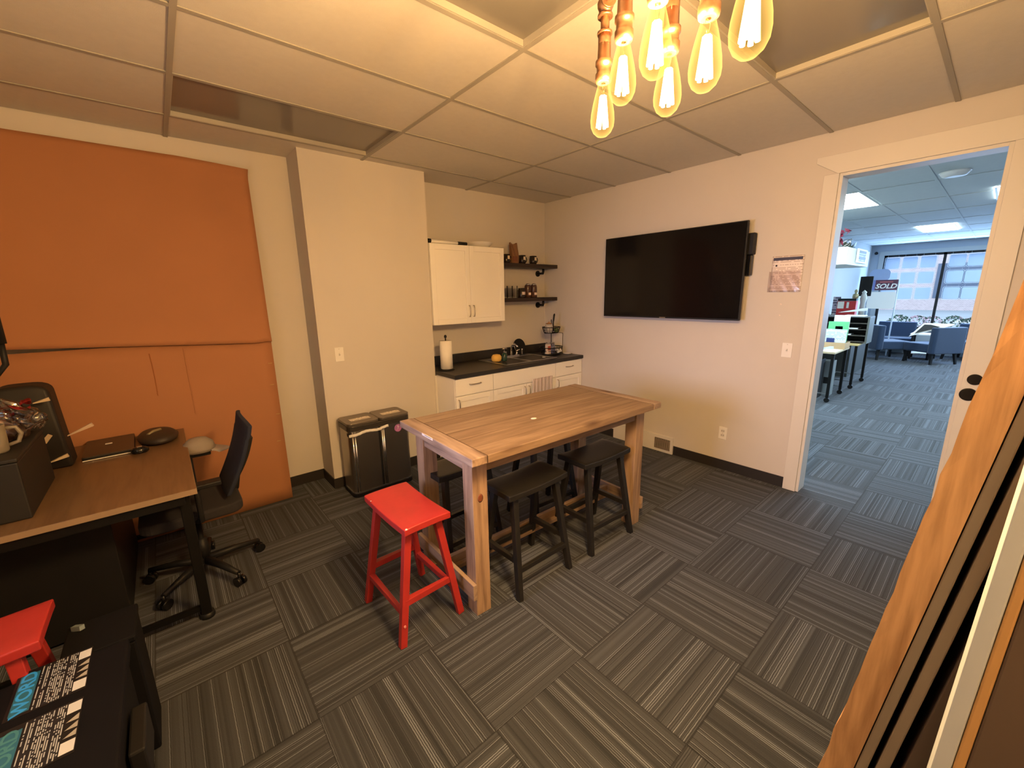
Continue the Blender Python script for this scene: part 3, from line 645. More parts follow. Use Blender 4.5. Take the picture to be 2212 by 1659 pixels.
MB().lathe([(.036, 0), (.041, .006), (.042, .095), (.039, .095), (.037, .01), (.001, .008)], n=22).build('cup', mugm, mg)
MB().tube([(.040, 0, .078), (.062, -.002, .072), (.070, -.002, .048), (.060, 0, .024), (.040, 0, .018)], .0055, 8).build('handle', mugm, mg)
MB().grid(lambda u, v: (.0432*math.cos(-1.9+.75*u), .0432*math.sin(-1.9+.75*u), .042+.036*v), 6, 2).build('label_patch', mat('cream_print', (.66, .58, .46), .5), mg)
dup(mg, (.815, .885, ZU), 'dark mug with pale label at the right end of the upper shelf')
dup(mg, (.395, .875, ZU), 'dark mug with pale label left of the paper bag')
kj = thing('canister', 'small dark jar at the upper shelf end beside the wall cabinet', 'jar', (.295, .86, ZU))
MB().lathe([(.036, 0), (.038, .01), (.038, .07), (.026, .085)], n=20).build('jar_body', mat('brown_jar', (.06, .035, .025), .2), kj)
MB().lathe([(.028, .085), (.028, .097), (.008, .100), (.009, .112), (.001, .116)], n=16).build('lid', MT['black'], kj)
MB().grid(lambda u, v: (.039*math.cos(-2+.9*u), .039*math.sin(-2+.9*u), .02+.045*v), 6, 2).build('label_patch', MT['paper'], kj)
pb = MB().grid(lambda u, v: ((-.052+.104*u)*(1-.10*v)+.006*math.sin(4*v), -.030*(1-.55*v)+.004*math.sin(9*u+5*v), .225*v-(.020*math.sin(PI*u)*v*v)+.010*u*0), 14, 14)
pb.grid(lambda u, v: ((.052-.104*u)*(1-.10*v)+.006*math.sin(4*v), .030*(1-.55*v)+.003*math.sin(8*u+4*v), .225*v-(.014*math.sin(PI*u)*v*v)), 14, 14)
pb.grid(lambda u, v: (-.052*(1-.10*v)+.006*math.sin(4*v), (-.030+.060*u)*(1-.55*v), .225*v), 2, 14).grid(lambda u, v: (.052*(1-.10*v)+.006*math.sin(4*v), (.030-.060*u)*(1-.55*v), .225*v), 2, 14)
pbt = thing('paper_bag', 'crumpled brown paper bag standing among the shelf mugs', 'paper bag', (.505, .88, ZU))
pb.build('bag', mat('kraft_paper', (.20, .10, .05), .85, var=.2, scale=20, bump=1.2, bscale=30), pbt)
MB().box(-.035, .03, -.0345, -.0325, .02, .075).build('printed_block', mat('dark_print', (.16, .06, .035), .8), pbt)
gl = thing('drinking_glass', 'clear drinking glass nearest the wall cabinet on the lower shelf', 'glass', (.285, .875, ZL_), 0, 'clear glasses on the lower shelf')
MB().lathe([(.001, .0), (.029, 0), (.033, .135), (.0315, .135), (.028, .012), (.001, .010)], n=22).build('tumbler', MT['glass'], gl)
MB().lathe([(.0275, .0105), (.0275, .0125)], n=18).build('base_disc', MT['chrome'], gl)
for x, lb in ((.362, 'second clear drinking glass from the wall cabinet'), (.438, 'third clear drinking glass from the wall cabinet'), (.512, 'clear drinking glass beside the short dark jar')): dup(gl, (x, .875, ZL_), lb)
dj = thing('candle_jar', 'short dark jar with a pale label on the lower shelf', 'jar', (.612, .87, ZL_))
MB().lathe([(.044, 0), (.046, .008), (.046, .085), (.040, .095), (.040, .108), (.038, .110)], n=22).build('jar_body', mugm, dj)
MB().grid(lambda u, v: (.0472*math.cos(-2.1+1.0*u), .0472*math.sin(-2.1+1.0*u), .035+.032*v), 6, 2).build('label_patch', mat('pink_label', (.74, .60, .54), .6), dj)
cn = thing('tall_can', 'left one of two tall dark cans on the lower shelf', 'can', (.725, .885, ZL_), 0, 'tall dark cans')
MB().lathe([(.036, 0), (.040, .005), (.040, .120), (.036, .140), (.030, .146)], n=22).build('can_body', mat('brown_can', (.07, .035, .025), .18), cn)
MB().lathe([(.033, .146), (.034, .150), (.030, .158), (.012, .163), (.001, .164)], n=20).build('lid', MT['chrome'], cn)
MB().grid(lambda u, v: (.0412*math.cos(-2.1+1.0*u), .0412*math.sin(-2.1+1.0*u), .03+.028*v), 6, 2).build('label_patch', mat('pink_label2', (.74, .60, .54), .6), cn)
dup(cn, (.812, .875, ZL_), 'right one of two tall dark cans on the lower shelf')

# ------------------------------------------------------------------ steel bin
tb_ = thing('trash_can', 'tall dual-lid stainless steel bin against the wall', 'bin', (-1.375, .565, 0))
bx, by = .262, .130
MB().prism(rrect(-bx, bx, -by, by, .045), .035, .575).build('body', MT['darksteel'], tb_)
MB().prism(rrect(-bx-.005, bx+.005, -by-.005, by+.005, .048), .0, .035).build('plinth', MT['black'], tb_, bevel=.004)
MB().prism(rrect(-bx-.002, bx+.002, -by-.002, by+.002, .047), .036, .046).build('bottom_trim', MT['chrome'], tb_)
MB().prism(rrect(-bx-.008, bx+.008, -by-.008, by+.008, .05), .575, .618).build('rim_collar', mat('bin_collar', (.06, .052, .045), .4, .5), tb_, bevel=.004)
for a, b, nm in ((-bx-.004, -.002, 'l'), (.002, bx+.004, 'r')):
    ld = MB().prism(rrect(a, b, -by-.004, by+.004, .035 if True else 0), .619, .640).build('lid', mat('lid_steel_'+nm, (.20, .17, .14), .35, .7), tb_, bevel=.003)
    MB().box(a+.055, b-.045, -.055, .015, .6403, .6412).build('paper_label', text_rows('lid_label_'+nm, (.80, .72, .62), (.40, .33, .28), 3, 16, 0, 1), ld)
for x in (-bx+.026, -bx+.046, .010, .024): MB().tube([(x, -by-.001, .05), (x, -by-.001, .57)], .0055, 14).build('edge_strip', MT['chrome'], tb_)
MB().box(-.022, -.004, -by-.002, -by+.002, .05, .57).build('centre_seam', MT['black'], tb_)
MB().grid(lambda u, v: (-bx-.004+.33*u if u > .1 else -bx-.004, -by-.006-.005*abs(math.sin(u*30))-.004*v+(.05*(1-u/.1) if u < .1 else 0), .572-.022*v-.006*math.sin(u*11)-.012*(1-u)), 50, 3, (0, -.001, 0)).build('bag_edge', mat('white_liner', (.70, .67, .64), .4, bump=1, bscale=60), tb_)
stk = MB().lathe([(.033, 0), (.033, .0015)], n=28).build('round_sticker', mat('purple_sticker', (.42, .16, .42), .5), tb_)
stk.matrix_local = frame_mtx((.152, -by-.0012, .522), (1, 0, 0), (0, 0, 1))
sm_ = MB().tube([(-.012, -.010, .002), (0, .004, .002), (.012, -.010, .002)], .0022, 6).tube([(0, .004, .002), (0, .018, .002)], .0022, 6).tube([(-.012, .010, .002), (.012, .010, .002)], .0018, 6).lathe([(.004, .0005), (.004, .0028)], (0, .018, 0), 10).build('sticker_figure', mat('sticker_white', (.78, .60, .78), .5), stk)

# ------------------------------------------------------------------ high wooden table
tbx0, tbx1, tby0, tby1 = -1.668, -.150, -1.382, -.598
TB = thing('high_table', 'weathered wooden bar-height table with knotty top', 'table', ((tbx0+tbx1)/2, (tby0+tby1)/2, 0), -.03)
hx, hy = (tbx1-tbx0)/2, (tby1-tby0)/2
top = MB().box(-hx+.088, hx-.088, -hy+.004, hy-.004, .872, .910)
tt = top.build('tabletop', MT['tw_x'], TB, bevel=.003)
for s in (-1, 1): MB().box(min(s*hx, s*(hx-.085)), max(s*hx, s*(hx-.085)), -hy, hy, .871, .911).build('breadboard_end', MT['tw_y'], TB, bevel=.004)
MB().box(-hx+.088, hx-.088, -hy, -hy+.004, .872, .9085).build('front_lip', MT['tw_x'], TB)
gr = MB()
for k in range(1, 6): gr.box(-hx+.09, hx-.09, -hy+k*.128-.0008, -hy+k*.128+.0008, .9098, .9104)
gr.box(-hx+.0860, -hx+.0875, -hy+.005, hy-.005, .9098, .9106).box(hx-.0875, hx-.0860, -hy+.005, hy-.005, .9098, .9106)
gr.build('plank_seams', mat('seam_dark', (.10, .06, .035), .8), TB)
MB().lathe([(.016, 0), (.012, .0012), (.001, .0014)], (-.13, -.10, .9102), 9, sx=1.3).build('pale_chip', MT['chip'], TB)
MB().box(-hx-.0006, -hx+.0012, -.02, .10, .899, .9112).box(-hx-.0006, -hx+.003, -.01, .07, .903, .9116).build('chipped_edge', MT['chip'], TB)
lx, ly, lw = hx-.055-.042, hy-.092-.042, .088
for sx in (-1, 1):
    for sy in (-1, 1):
        MB().box(sx*lx-lw/2, sx*lx+lw/2, sy*ly-lw/2, sy*ly+lw/2, 0, .871).build('leg', MT['tw_z'], TB, bevel=.003)
for sy in (-1, 1): MB().box(-lx+lw/2, lx-lw/2, sy*(ly+.022)-.012, sy*(ly+.022)+.012, .785, .870).build('long_apron', MT['tw_x'], TB, bevel=.002)
for sx in (-1, 1):
    MB().box(sx*(lx+.022)-.012, sx*(lx+.022)+.012, -ly+lw/2, ly-lw/2, .785, .870).build('end_apron', MT['tw_y'], TB, bevel=.002)
    MB().box(sx*(lx+lw/2+.012)-.0115, sx*(lx+lw/2+.012)+.0115, -ly-lw/2-.01, ly+lw/2+.01, .105, .195).build('end_stretcher', MT['tw_y'], TB, bevel=.003)
MB().box(-lx-.035, lx+.035, -.045, .045, .110, .135).box(-lx-.035, lx+.035, -.014, .014, .135, .185).build('centre_stretcher', MT['tw_x'], TB, bevel=.002)
MB().lathe([(.016, 0), (.011, .0008), (.001, .001)], n=16).build('knot', mat('knot_brown', (.16, .05, .02), .5), TB).matrix_local = frame_mtx((-lx+.0, -ly-lw/2-.0003, .655), (1, 0, 0), (0, 0, 1)) @ Matrix.Diagonal((1, 1.45, 1, 1))

# ------------------------------------------------------------------ saddle stools
def stool(label, m, loc, rz, group=None, name='saddle_stool'):
    t = thing(name, label, 'stool', loc, rz, group)
    def top(u, v):
        x = (-.5+u)*.455; y = (-.5+v)*.245
        return (x, y, .612-.010*math.cos(PI*x/.46)*1-.004*abs(y/.12)**3)
    MB().grid(top, 14, 8, (0, 0, -.034)).build('seat', m, t, bevel=.005, seg=3)
    feet = {}
    for sx in (-1, 1):
        for sy in (-1, 1):
            a = Vector((sx*.160, sy*.078, .573)); b = Vector((sx*.203, sy*.165, 0)); feet[sx, sy] = (a, b)
            MB().bar(b, a, .030, .036, .034, .036).build('leg', m, t, bevel=.003)
    def at(k, z): a, b = feet[k]; return b+(a-b)*(z/.573)
    for sy in (-1, 1): MB().bar(at((-1, sy), .16), at((1, sy), .16), .030, d0=.018, up=(0, 0, 1)).build('long_stretcher', m, t, bevel=.002)
    for sx in (-1, 1): MB().bar(at((sx, -1), .215), at((sx, 1), .215), .032, d0=.018, up=(0, 0, 1)).build('short_stretcher', m, t, bevel=.002)
    MB().box(-.150, .150, -.072, -.052, .540, .585).box(-.150, .150, .052, .072, .540, .585).box(-.165, -.148, -.07, .07, .540, .585).box(.148, .165, -.07, .07, .540, .585).build('seat_rail', m, t)
    return t
rs = stool('bright red painted stool with chipped corner at the table end', MT['red'], (-1.842, -.985, 0), PI/2+.02)
MB().lathe([(.007, 0), (.005, .002), (.001, .0025)], (-.2225, .110, .6065), 8).lathe([(.004, 0), (.001, .002)], (.15, .118, .604), 7).build('paint_chip', MT['chip'], rs)
MB().lathe([(.006, -.002), (.006, .004)], n=8).build('screw_plug', mat('pale_red', (.65, .25, .22), .5), rs).matrix_local = frame_mtx((-.213, .150, .11), (0, 1, 0), (0, 0, 1))
G = 'black saddle stools around the table'
b1 = stool('black stool tucked under the near side, beside the near table leg', MT['blackp'], (-1.185, -1.165, 0), .02, G)
dup(b1, (-.575, -1.180, 0), 'black stool tucked under the near side, right one nearest the vent', -.03)
dup(b1, (-1.345, -.715, 0), 'black stool under the far side, nearest the steel bin', .04)
dup(b1, (-.620, -.735, 0), 'black stool under the far side, nearest the television wall', -.05)
stool('red painted stool by the left wall in front of the desk', MT['red'], (-3.315, -.895, 0), 0)

# ------------------------------------------------------------------ desk, chair and things on the desk
dk = thing('desk', 'brown laminate desk with black metal legs against the left wall', 'desk', (-3.07, .22, 0))
MB().box(-.47, .430, -.618, .638, .712, .740).build('desktop', MT['desk'], dk, bevel=.002)
MB().box(-.47, .431, -.6195, -.6182, .7125, .7385).box(.4302, .4315, -.618, .638, .7125, .7385).build('edge_band', MT['deskedge'], dk)
for sy in (-1, 1):
    y = sy*.545
    MB().box(.355, .400, y-.022, y+.022, .03, .711).build('leg', MT['blackm'], dk, bevel=.004)
    MB().box(-.44, -.395, y-.022, y+.022, .03, .711).build('leg', MT['blackm'], dk, bevel=.004)
    MB().box(-.395, .355, y-.012, y+.012, .05, .075).build('foot_rail', MT['blackm'], dk)
    for x in (.378, -.418): MB().lathe([(.032, 0), (.034, .01), (.030, .03)], (x, y, 0), 16).build('foot', MT['black'], dk)
MB().box(-.42, .38, -.60, -.56, .665, .711).box(-.42, .38, .56, .60, .665, .711).box(.36, .40, -.56, .56, .665, .711).build('under_frame', MT['blackm'], dk)
MB().box(-.33, .08, -.32, .53, .02, .66).build('dark_block', MT['black'], dk, bevel=.004)  # black block added to make the space under the desk dark
oc = thing('office_chair', 'navy mesh office chair tucked in at the desk', 'office chair', (-2.66, .10, 0))
MB().prism(rrect(-.24, .22, -.24, .24, .07), .44, .50).build('seat', MT['fabric'], oc, bevel=.015, seg=3)
def bk(u, v):
    y = (-.5+u)*(.455-.07*(1-v)); z = .53+.42*v
    return (.135+.145*v+.02*math.sin(PI*v)+.35*(y*y), y, z-.025*(2*abs(u-.5))**3*(v > .8))
MB().grid(bk, 12, 12, (.022, 0, 0)).build('backrest', MT['navy'], oc, bevel=.006)
MB().grid(lambda u, v: (.165+.150*v+.02*math.sin(PI*v), (-.5+u)*.06, .50+.30*v), 3, 8, (.02, 0, 0)).tube([(.05, 0, .43), (.17, 0, .44), (.21, 0, .50), (.23, 0, .60)], .018, 10).build('back_spine', MT['black'], oc)
for s in (-1, 1):
    MB().tube([(0, s*.22, .45), (.02, s*.285, .47), (.02, s*.29, .66)], .014, 10).box(-.12, .13, s*.29-.035, s*.29+.035, .66, .685).build('armrest', MT['black'], oc, bevel=.008)
MB().tube([(0, 0, .09), (0, 0, .24), (0, 0, .24), (0, 0, .43)], [.028, .028, .016, .016], 14).lathe([(.05, .40), (.07, .43), (.07, .44)], n=16).build('gas_lift', MT['black'], oc)
for k in range(5):
    a = -1.08+k*2*PI/5; d = Vector((math.cos(a), math.sin(a), 0))
    lg = MB().tube([(0, 0, .10), d*.15+Vector((0, 0, .095)), d*.29+Vector((0, 0, .078))], [.026, .020, .014], 10).build('base_spoke', MT['black'], oc)
    e = d*.29; n_ = Vector((-d.y, d.x, 0))
    MB().tube([e+n_*.024+Vector((0, 0, .028)), e+n_*.006+Vector((0, 0, .028))], .028, 16).tube([e-n_*.024+Vector((0, 0, .028)), e-n_*.006+Vector((0, 0, .028))], .028, 16).tube([e+Vector((0, 0, .03)), e+Vector((0, 0, .08))], .008, 8).build('caster', MT['blackg'], lg)
ca = thing('cap', 'grey and white cap hanging on the chair arm by the desk corner', 'cap', (-2.585, .40, .687))
MB().lathe([(.085, 0), (.088, .02), (.078, .055), (.048, .082), (.001, .090)], n=22, sy=.9).build('crown', mat('grey_cap', (.26, .22, .19), .85, bump=.4, bscale=200), ca)
MB().grid(lambda u, v: (.10*v*math.cos(-1.2+2.4*u)+.06, .085*math.sin(-1.2+2.4*u)*(1-.1*v), .006-.02*v*v), 10, 4, (0, 0, .004)).build('brim', mat('cap_brim', (.45, .40, .36), .85), ca)
lp = thing('laptop', 'closed dark laptop lying on the desk', 'laptop', (-3.005, .645, .741), .03)
MB().prism(rrect(-.11, .115, -.19, .20, .012), 0, .016).build('lower_case', MT['black'], lp, bevel=.002)
MB().prism(rrect(-.11, .115, -.19, .20, .012), .0165, .024).build('lid', mat('dark_lid', (.030, .026, .022), .3), lp, bevel=.002)
MB().box(-.108, .112, -.1925, -.1905, .002, .007).build('front_edge', MT['white'], lp)
MB().box(-.02, .012, .03, .055, .0243, .0252).build('note', MT['paper'], lp)
vb = thing('headset_pouch', 'dark soft pouch at the rear right corner of the desk', 'pouch', (-2.775, .66, .741), .1)
MB().lathe([(.075, 0), (.100, .012), (.105, .030), (.085, .050), (.04, .060), (.001, .062)], n=26, sy=1.7, sx=1.0).build('pouch_body', mat('dark_pouch', (.030, .022, .017), .55), vb)
MB().tube([(-.05, -.05, .055), (-.02, -.02, .066), (.02, .0, .066)], .009, 8).build('buckle', mat('pouch_buckle', (.22, .18, .10), .4), vb)
mo = thing('computer_mouse', 'small black device in front of the dark pouch', 'mouse', (-2.86, .43, .741), .2)
MB().lathe([(.035, 0), (.042, .008), (.042, .022), (.030, .034), (.001, .038)], n=22, sy=.8).build('shell', MT['blackg'], mo)
MB().box(-.012, .012, -.012, .012, .0375, .0395).build('button', MT['darksteel'], mo)
# black box unit with bag and gift wrap
pr = thing('storage_box', 'large matte black box at the front corner of the desk', 'box', (-3.355, .0, .741))
MB().box(-.17, .168, -.27, .25, 0, .250).build('body', mat('dull_black', (.009, .008, .007), .6), pr, bevel=.006)
MB().box(-.172, .170, -.272, .252, .251, .268).build('lid', mat('dull_black_lid', (.012, .011, .009), .6), pr, bevel=.005)
bgm = mat('black_bag_fabric', (.012, .010, .009), .6)
bg_ = thing('backpack', 'tall black bag with pale tags behind the black box', 'bag', (-3.265, .46, .741))
MB().grid(lambda u, v: ((-.13+.26*u)*(1-.18*v*v), .0-.105*math.sin(PI*min(1, v*1.0))*.4-.05, .47*v-.03*(2*abs(u-.5))**4*v), 12, 12, (0, .16, 0)).build('bag_body', bgm, bg_, bevel=.02, seg=3)
for x, z, a, l in ((.055, .33, .5, .05), (.075, .20, .9, .045), (.10, .085, .3, .07), (.09, .40, .2, .06), (.04, .045, 1.4, .04)):
    MB().bar((x-.5*l*math.cos(a), -.155, z-.5*l*math.sin(a)), (x+.5*l*math.cos(a), -.150, z+.5*l*math.sin(a)), .022, .018, .003).build('tag', mat('pale_tag', (.48, .38, .26), .7), bg_)
MB().bar((.13, -.02, .17), (.235, -.03, .215), .016, .020, .004).build('strap', mat('pale_strap', (.55, .42, .33), .7), bg_)
gm = thing('mug', 'grey mug with red printing on the black box', 'mug', (-3.275, -.115, 1.010))
gmm = mat('grey_mug', (.20, .17, .125), .35)
MB().lathe([(.044, 0), (.047, .008), (.050, .118), (.047, .118), (.044, .012), (.001, .010)], n=28).build('cup', gmm, gm)
MB().tube([(.046, .01, .10), (.075, .018, .096), (.086, .02, .065), (.074, .018, .032), (.045, .01, .024)], .008, 10).build('handle', gmm, gm)
for z, a0, a1 in ((.100, -2.6, -1.1), (.070, -2.6, -1.35)): MB().grid(lambda u, v: (.0508*math.cos(a0+(a1-a0)*u), .0508*math.sin(a0+(a1-a0)*u), z-.007+.014*v), 10, 1).build('red_band', mat('pink_red_print', (.80, .10, .12), .5), gm)
cel = thing('gift_wrap_bag', 'crumpled clear cellophane bag with red ribbon behind the grey mug', 'gift bag', (-3.28, .06, 1.010))
def crump(u, v, r, h, seed):
    a = 2*PI*u; rr = r*(math.sin(PI*min(.96, .12+v*.85))**.7)*(1+.16*math.sin(5*a+seed)+.10*math.sin(11*a+7*v+seed)+.08*math.sin(23*v+3*a))
    return (rr*math.cos(a), rr*math.sin(a)*.9, h*v+.008*math.sin(9*a))
MB().grid(lambda u, v: crump(u, v, .095, .20, 1), 44, 22).build('wrap', MT['cello'], cel)
MB().grid(lambda u, v: tuple(Vector(crump(u, v, .060, .10, 4))+Vector((.075, .09, .03))), 36, 14).build('loose_wrap', MT['cello'], cel)
rb = MB()
for k in range(5):
    a = k*1.3; rb.grid(lambda u, v: (.03+.055*math.cos(a+2.4*u)+.02*k*.3, .04+.05*math.sin(a+2.4*u), .09+.018*k+.012*math.sin(6*u)+.014*v), 12, 1, (0, 0, .0008))
rb.build('ribbon', mat('red_ribbon', (.35, .02, .015), .4), cel)
MB().grid(lambda u, v: tuple(Vector(crump(u, v, .045, .10, 2))+Vector((0, 0, .005))), 20, 10).build('contents', mat('pale_sweets', (.50, .34, .28), .6), cel)
rod = thing('desk_lamp', 'thin black lamp stem rising behind the cellophane bag', 'lamp', (-3.43, .33, .741))
MB().lathe([(.07, 0), (.07, .012), (.012, .022)], n=22).build('base', MT['black'], rod)
MB().tube([(0, 0, .02), (.005, -.02, .35), (.12, -.03, .52), (.175, -.03, .60), (.178, -.03, .70)], [.007, .007, .008, .012, .012], 10).build('stem', MT['black'], rod)
MB().tube([(.178, -.03, .70), (.178, -.03, .83), (.10, -.03, .93)], [.02, .022, .03], 14).build('head', MT['black'], rod)

# black box with printed labels, bottom left
lb_ = thing('tool_case', 'black case with two white-printed labels in the lower left', 'case', (-3.16, -1.32, 0))
MB().box(-.31, .255, -.335, .250, 0, .455).build('body', mat('case_body', (.005, .005, .006), .7, spec=.15), lb_, bevel=.008)
MB().box(-.315, .262, -.340, .305, .457, .498).build('lid', mat('case_lid', (.004, .004, .006), .7, spec=.15, var=.3, scale=10), lb_, bevel=.008)
MB().box(.262, .300, -.12, .06, .30, .42).build('latch', MT['black'], lb_, bevel=.006)
bkd = mat('matte_black', (.004, .004, .005), .75, spec=.15)
cr0 = thing('storage_box', 'small black box with a grey clip beside the left red stool', 'box', (-2.975, -.908, 0))
MB().box(-.09, .09, -.10, .10, 0, .470).build('body', bkd, cr0, bevel=.006)
MB().box(-.094, .094, -.103, .103, .471, .495).build('lid', bkd, cr0, bevel=.006)
MB().bar((-.075, .075, .500), (-.050, .050, .506), .016).build('clip', mat('bluegrey_clip', (.16, .20, .22), .4), cr0)
lm = text_rows('case_label_print', (.010, .010, .014), (.34, .37, .42), 17, 34, 1, 0, .55)
blu = mat('label_blue', (.02, .12, .22), .4); cy2 = mat('label_cyan', (.03, .30, .85), .4); wht = mat('label_white', (.52, .55, .62), .5)
for k, y0 in enumerate((.135, -.100)):
    x0, x1 = .008, .172                  # local extent; text reads with +y as its baseline
    l = MB().box(x0, x1, y0, y0+.200, .4982, .4990).build('printed_label', mat('label_black%d' % k, (.008, .008, .010), .35), lb_)
    MB().box(x0+.052, x1-.032, y0+.006, y0+.194, .4990, .4993).build('small_print', lm, l)
    MB().box(x0+.008, x0+.048, y0+.012, y0+.180, .4990, .4993).build('title_band', blu, l)
    text('title_lettering', 'WORD', .056, cy2 if k == 0 else mat('label_teal', (.05, .20, .26), .4), l, Matrix.Translation((x0+.029, y0+.096, .4996)) @ Matrix.Rotation(PI/2, 4, 'Z') @ Matrix.Diagonal((1.02, .80, 1, 1)), .0003, .0012)
    for yy in (.152, .010): MB().box(x1-.030, x1-.002, y0+yy, y0+yy+.040, .4990, .4994).build('white_patch', wht, l)
    tg = MB()
    for q in range(3): tg.prism([(x1-.028, y0+.064+q*.028), (x1-.003, y0+.062+q*.028), (x1-.003, y0+.084+q*.028)], .4990, .4993)
    tg.build('warning_triangles', mat('label_grey%d' % k, (.30, .29, .28), .5), l)
MB().box(-.075, -.035, .17, .19, .4982, .4988).build('blue_mark', cy2, lb_)

# ------------------------------------------------------------------ boards leaning on the front wall, right foreground
LEAN = .1167
def board(name, label, cat, y0, th, x0, x1, z1, m, lean=LEAN, rough=0, parts=None, bev=.002):
    """y0 = front face at floor; leans toward -y going up"""
    t = MB()
    nz = 60 if rough else 1
    def fn(u, v):
        z = z1*v; wob = (random.random()-.5)*rough
        return (x0+(random.random()-.5)*rough*.4*(u < .01), y0-lean*z-th*u+wob*(u < .01), z)
    vs_l = [fn(i/3, j/nz) for j in range(nz+1) for i in range(4)]
    k = len(vs_l); vs = vs_l+[(x1, y-.05*(x1-x0), z) for _, y, z in vs_l]
    fs = []
    for j in range(nz):
        for i in range(3):
            a = j*4+i; fs.append((a, a+1, a+5, a+4)); fs.append((a+k, a+4+k, a+5+k, a+1+k))
        fs.append((j*4, (j+1)*4, (j+1)*4+k, j*4+k)); fs.append((j*4+3, j*4+3+k, (j+1)*4+3+k, (j+1)*4+3))
    for i in range(3): fs.append((i, i+k, i+1+k, i+1)); fs.append((nz*4+i, nz*4+i+1, nz*4+i+1+k, nz*4+i+k))
    t.add(vs, fs); o = t.build(name, m, bevel=0 if rough else bev); return tag(o, label, cat)
board('wood_plank', 'rough orange-brown sawn plank leaning in the right foreground', 'plank', -2.6170, .0415, -1.80, -1.20, 2.15, MT['plank'], rough=.0035)
board('wood_board', 'thin grey-brown board directly behind the rough plank', 'board', -2.6600, .014, -1.798, -1.15, 2.12, MT['taupe'])
board('wood_board', 'taupe board behind the first dark gap', 'board', -2.6820, .0155, -1.796, -1.15, 2.08, MT['taupe'])
board('wood_board', 'dark brown board between taupe board and white panel', 'board', -2.7104, .040, -1.794, -1.10, 2.04, MT['brownb'])

board('narrow_board', 'pale grey narrow board standing upright behind the leaning boards', 'board', -2.795, .0155, -2.0, -1.84, 1.52, MT['grayb'], lean=.03)
board('narrow_board', 'tan edged narrow board behind the pale grey one', 'board', -2.811, .009, -2.0, -1.84, 1.52, MT['tanb'], lean=.03)
board('narrow_board', 'dark brown narrow board nearest the front wall', 'board', -2.8205, .060, -2.0, -1.84, 1.52, MT['brownb'], lean=.03)

# ------------------------------------------------------------------ reception room beyond the doorway
struct(MB().box(XW+WT, XO+.2, YR, YR+.12, 0, H+.1).build('wall_reception_left', MT['rwall']), 'pale wall behind the reception desk', 'wall')
struct(MB().box(XW+WT, XO+.2, YRR-.12, YRR, 0, H+.1).build('wall_reception_right', MT['rwall']))
WY1, WY0, WZ0, WZ1 = -.62, -6.2, .62, 2.45
ww = MB().box(XO, XO+.15, WY1, YR+.1, 0, H+.1).box(XO, XO+.15, YRR-.1, WY0, 0, H+.1).box(XO, XO+.15, WY0, WY1, 0, WZ0).box(XO, XO+.15, WY0, WY1, WZ1, H+.1)
struct(ww.build('wall_window', MT['rblue']), 'blue-grey wall around the shop window', 'wall')
struct(MB().box(XO-.02, XO+.0, WY1, WY1+.10, WZ0, WZ1+.10).box(XO-.02, XO, WY0, WY1, WZ1, WZ1+.10).box(XO-.05, XO, WY0, WY1+.1, WZ0-.04, WZ0).build('trim_5', MT['rwall']), 'pale trim around the shop window', 'trim')
wf = MB()
for y in (WY1, -1.69, -2.78, -3.87, -4.96, WY0+.05): wf.box(XO+.02, XO+.08, y-.05, y, WZ0, WZ1)
wf.box(XO+.02, XO+.08, WY0, WY1, WZ1-.05, WZ1).box(XO+.02, XO+.08, WY0, WY1, WZ0, WZ0+.05)
wfo = struct(wf.build('window_1', MT['black']), 'black framed shop window', 'window')
for k, (a, b) in enumerate(((-1.69, WY1-.05), (-2.78, -1.74), (-3.87, -2.83), (-4.96, -3.92), (WY0, -5.01))): MB().box(XO+.048, XO+.054, a, b, WZ0+.05, WZ1-.05).build('glass_pane', MT['pane'], wfo)
rc = MB(); rg = MB()
x = XW+WT; gx_ = [x]+[1.22+.0+k*1.2192 for k in range(1, 9)]+[XO]
gy_ = [YRR]+[-.935-.6096*k for k in range(9, -1, -1)]+[YR]
LIT = [(3.658, -1.5446), (1.2192*7-.6, -1.5446), (1.2192*2, -1.5446-.0), (4.4, -3.1), (8.5, -3.1+.0), (6.2, -4.6)]
RX0 = 1.22
gx_ = [XW+WT]+[RX0+k*1.2192 for k in range(1, 9)]+[XO]
LITC = [(2, 9), (3, 4), (5, 4), (2, 2), (7, 5)]  # entries after the first are unseen lights added to brighten the far room
for i in range(len(gx_)-1):
    for j in range(len(gy_)-1):
        if (i, j) in LITC: continue
        rc.box(gx_[i]+.003, gx_[i+1]-.003, gy_[j]+.003, gy_[j+1]-.003, H, H+.016)
struct(rc.build('ceiling', MT['rceil']), 'suspended ceiling beyond the doorway', 'ceiling')
for x in gx_[1:-1]: rg.box(x-.012, x+.012, YRR, YR, H-.004, H-.001)
for y in gy_[1:-1]: rg.box(XW+WT, XO, y-.012, y+.012, H-.0045, H-.0041)
struct(rg.build('ceiling_grid', MT['rceil']), 'metal grid of the ceiling beyond the doorway', 'ceiling')
struct(MB().box(XW+.1, XO+.2, YRR-.12, YR+.12, H+.1, H+.15).build('ceiling_deck', MT['rceil']))
LL = ['lit ceiling light over the reception desk, larger one seen left', 'lit ceiling light at the top left of the doorway, mostly hidden', 'lit ceiling light farthest away, near the shop window', 'lit ceiling light cut by the right door casing', 'unseen ceiling light added deeper in the far room, by the window end', 'unseen ceiling light added deeper in the far room, by the doorway end', 'unseen ceiling light added above the lounge chairs, beyond the casing', 'unseen ceiling light added at the far corner of the far room']
PAN = [(gx_[i], gx_[i+1], gy_[j], gy_[j+1], 0) for i, j in LITC[:1]]+[(1.75, 2.95, -1.545, -.935, .016), (8.0, 9.16, -2.05, -1.53, .016), (4.6, 5.62, -3.14, -2.53, .016)]+[(gx_[i], gx_[i+1], gy_[j], gy_[j+1], 0) for i, j in LITC[1:]]
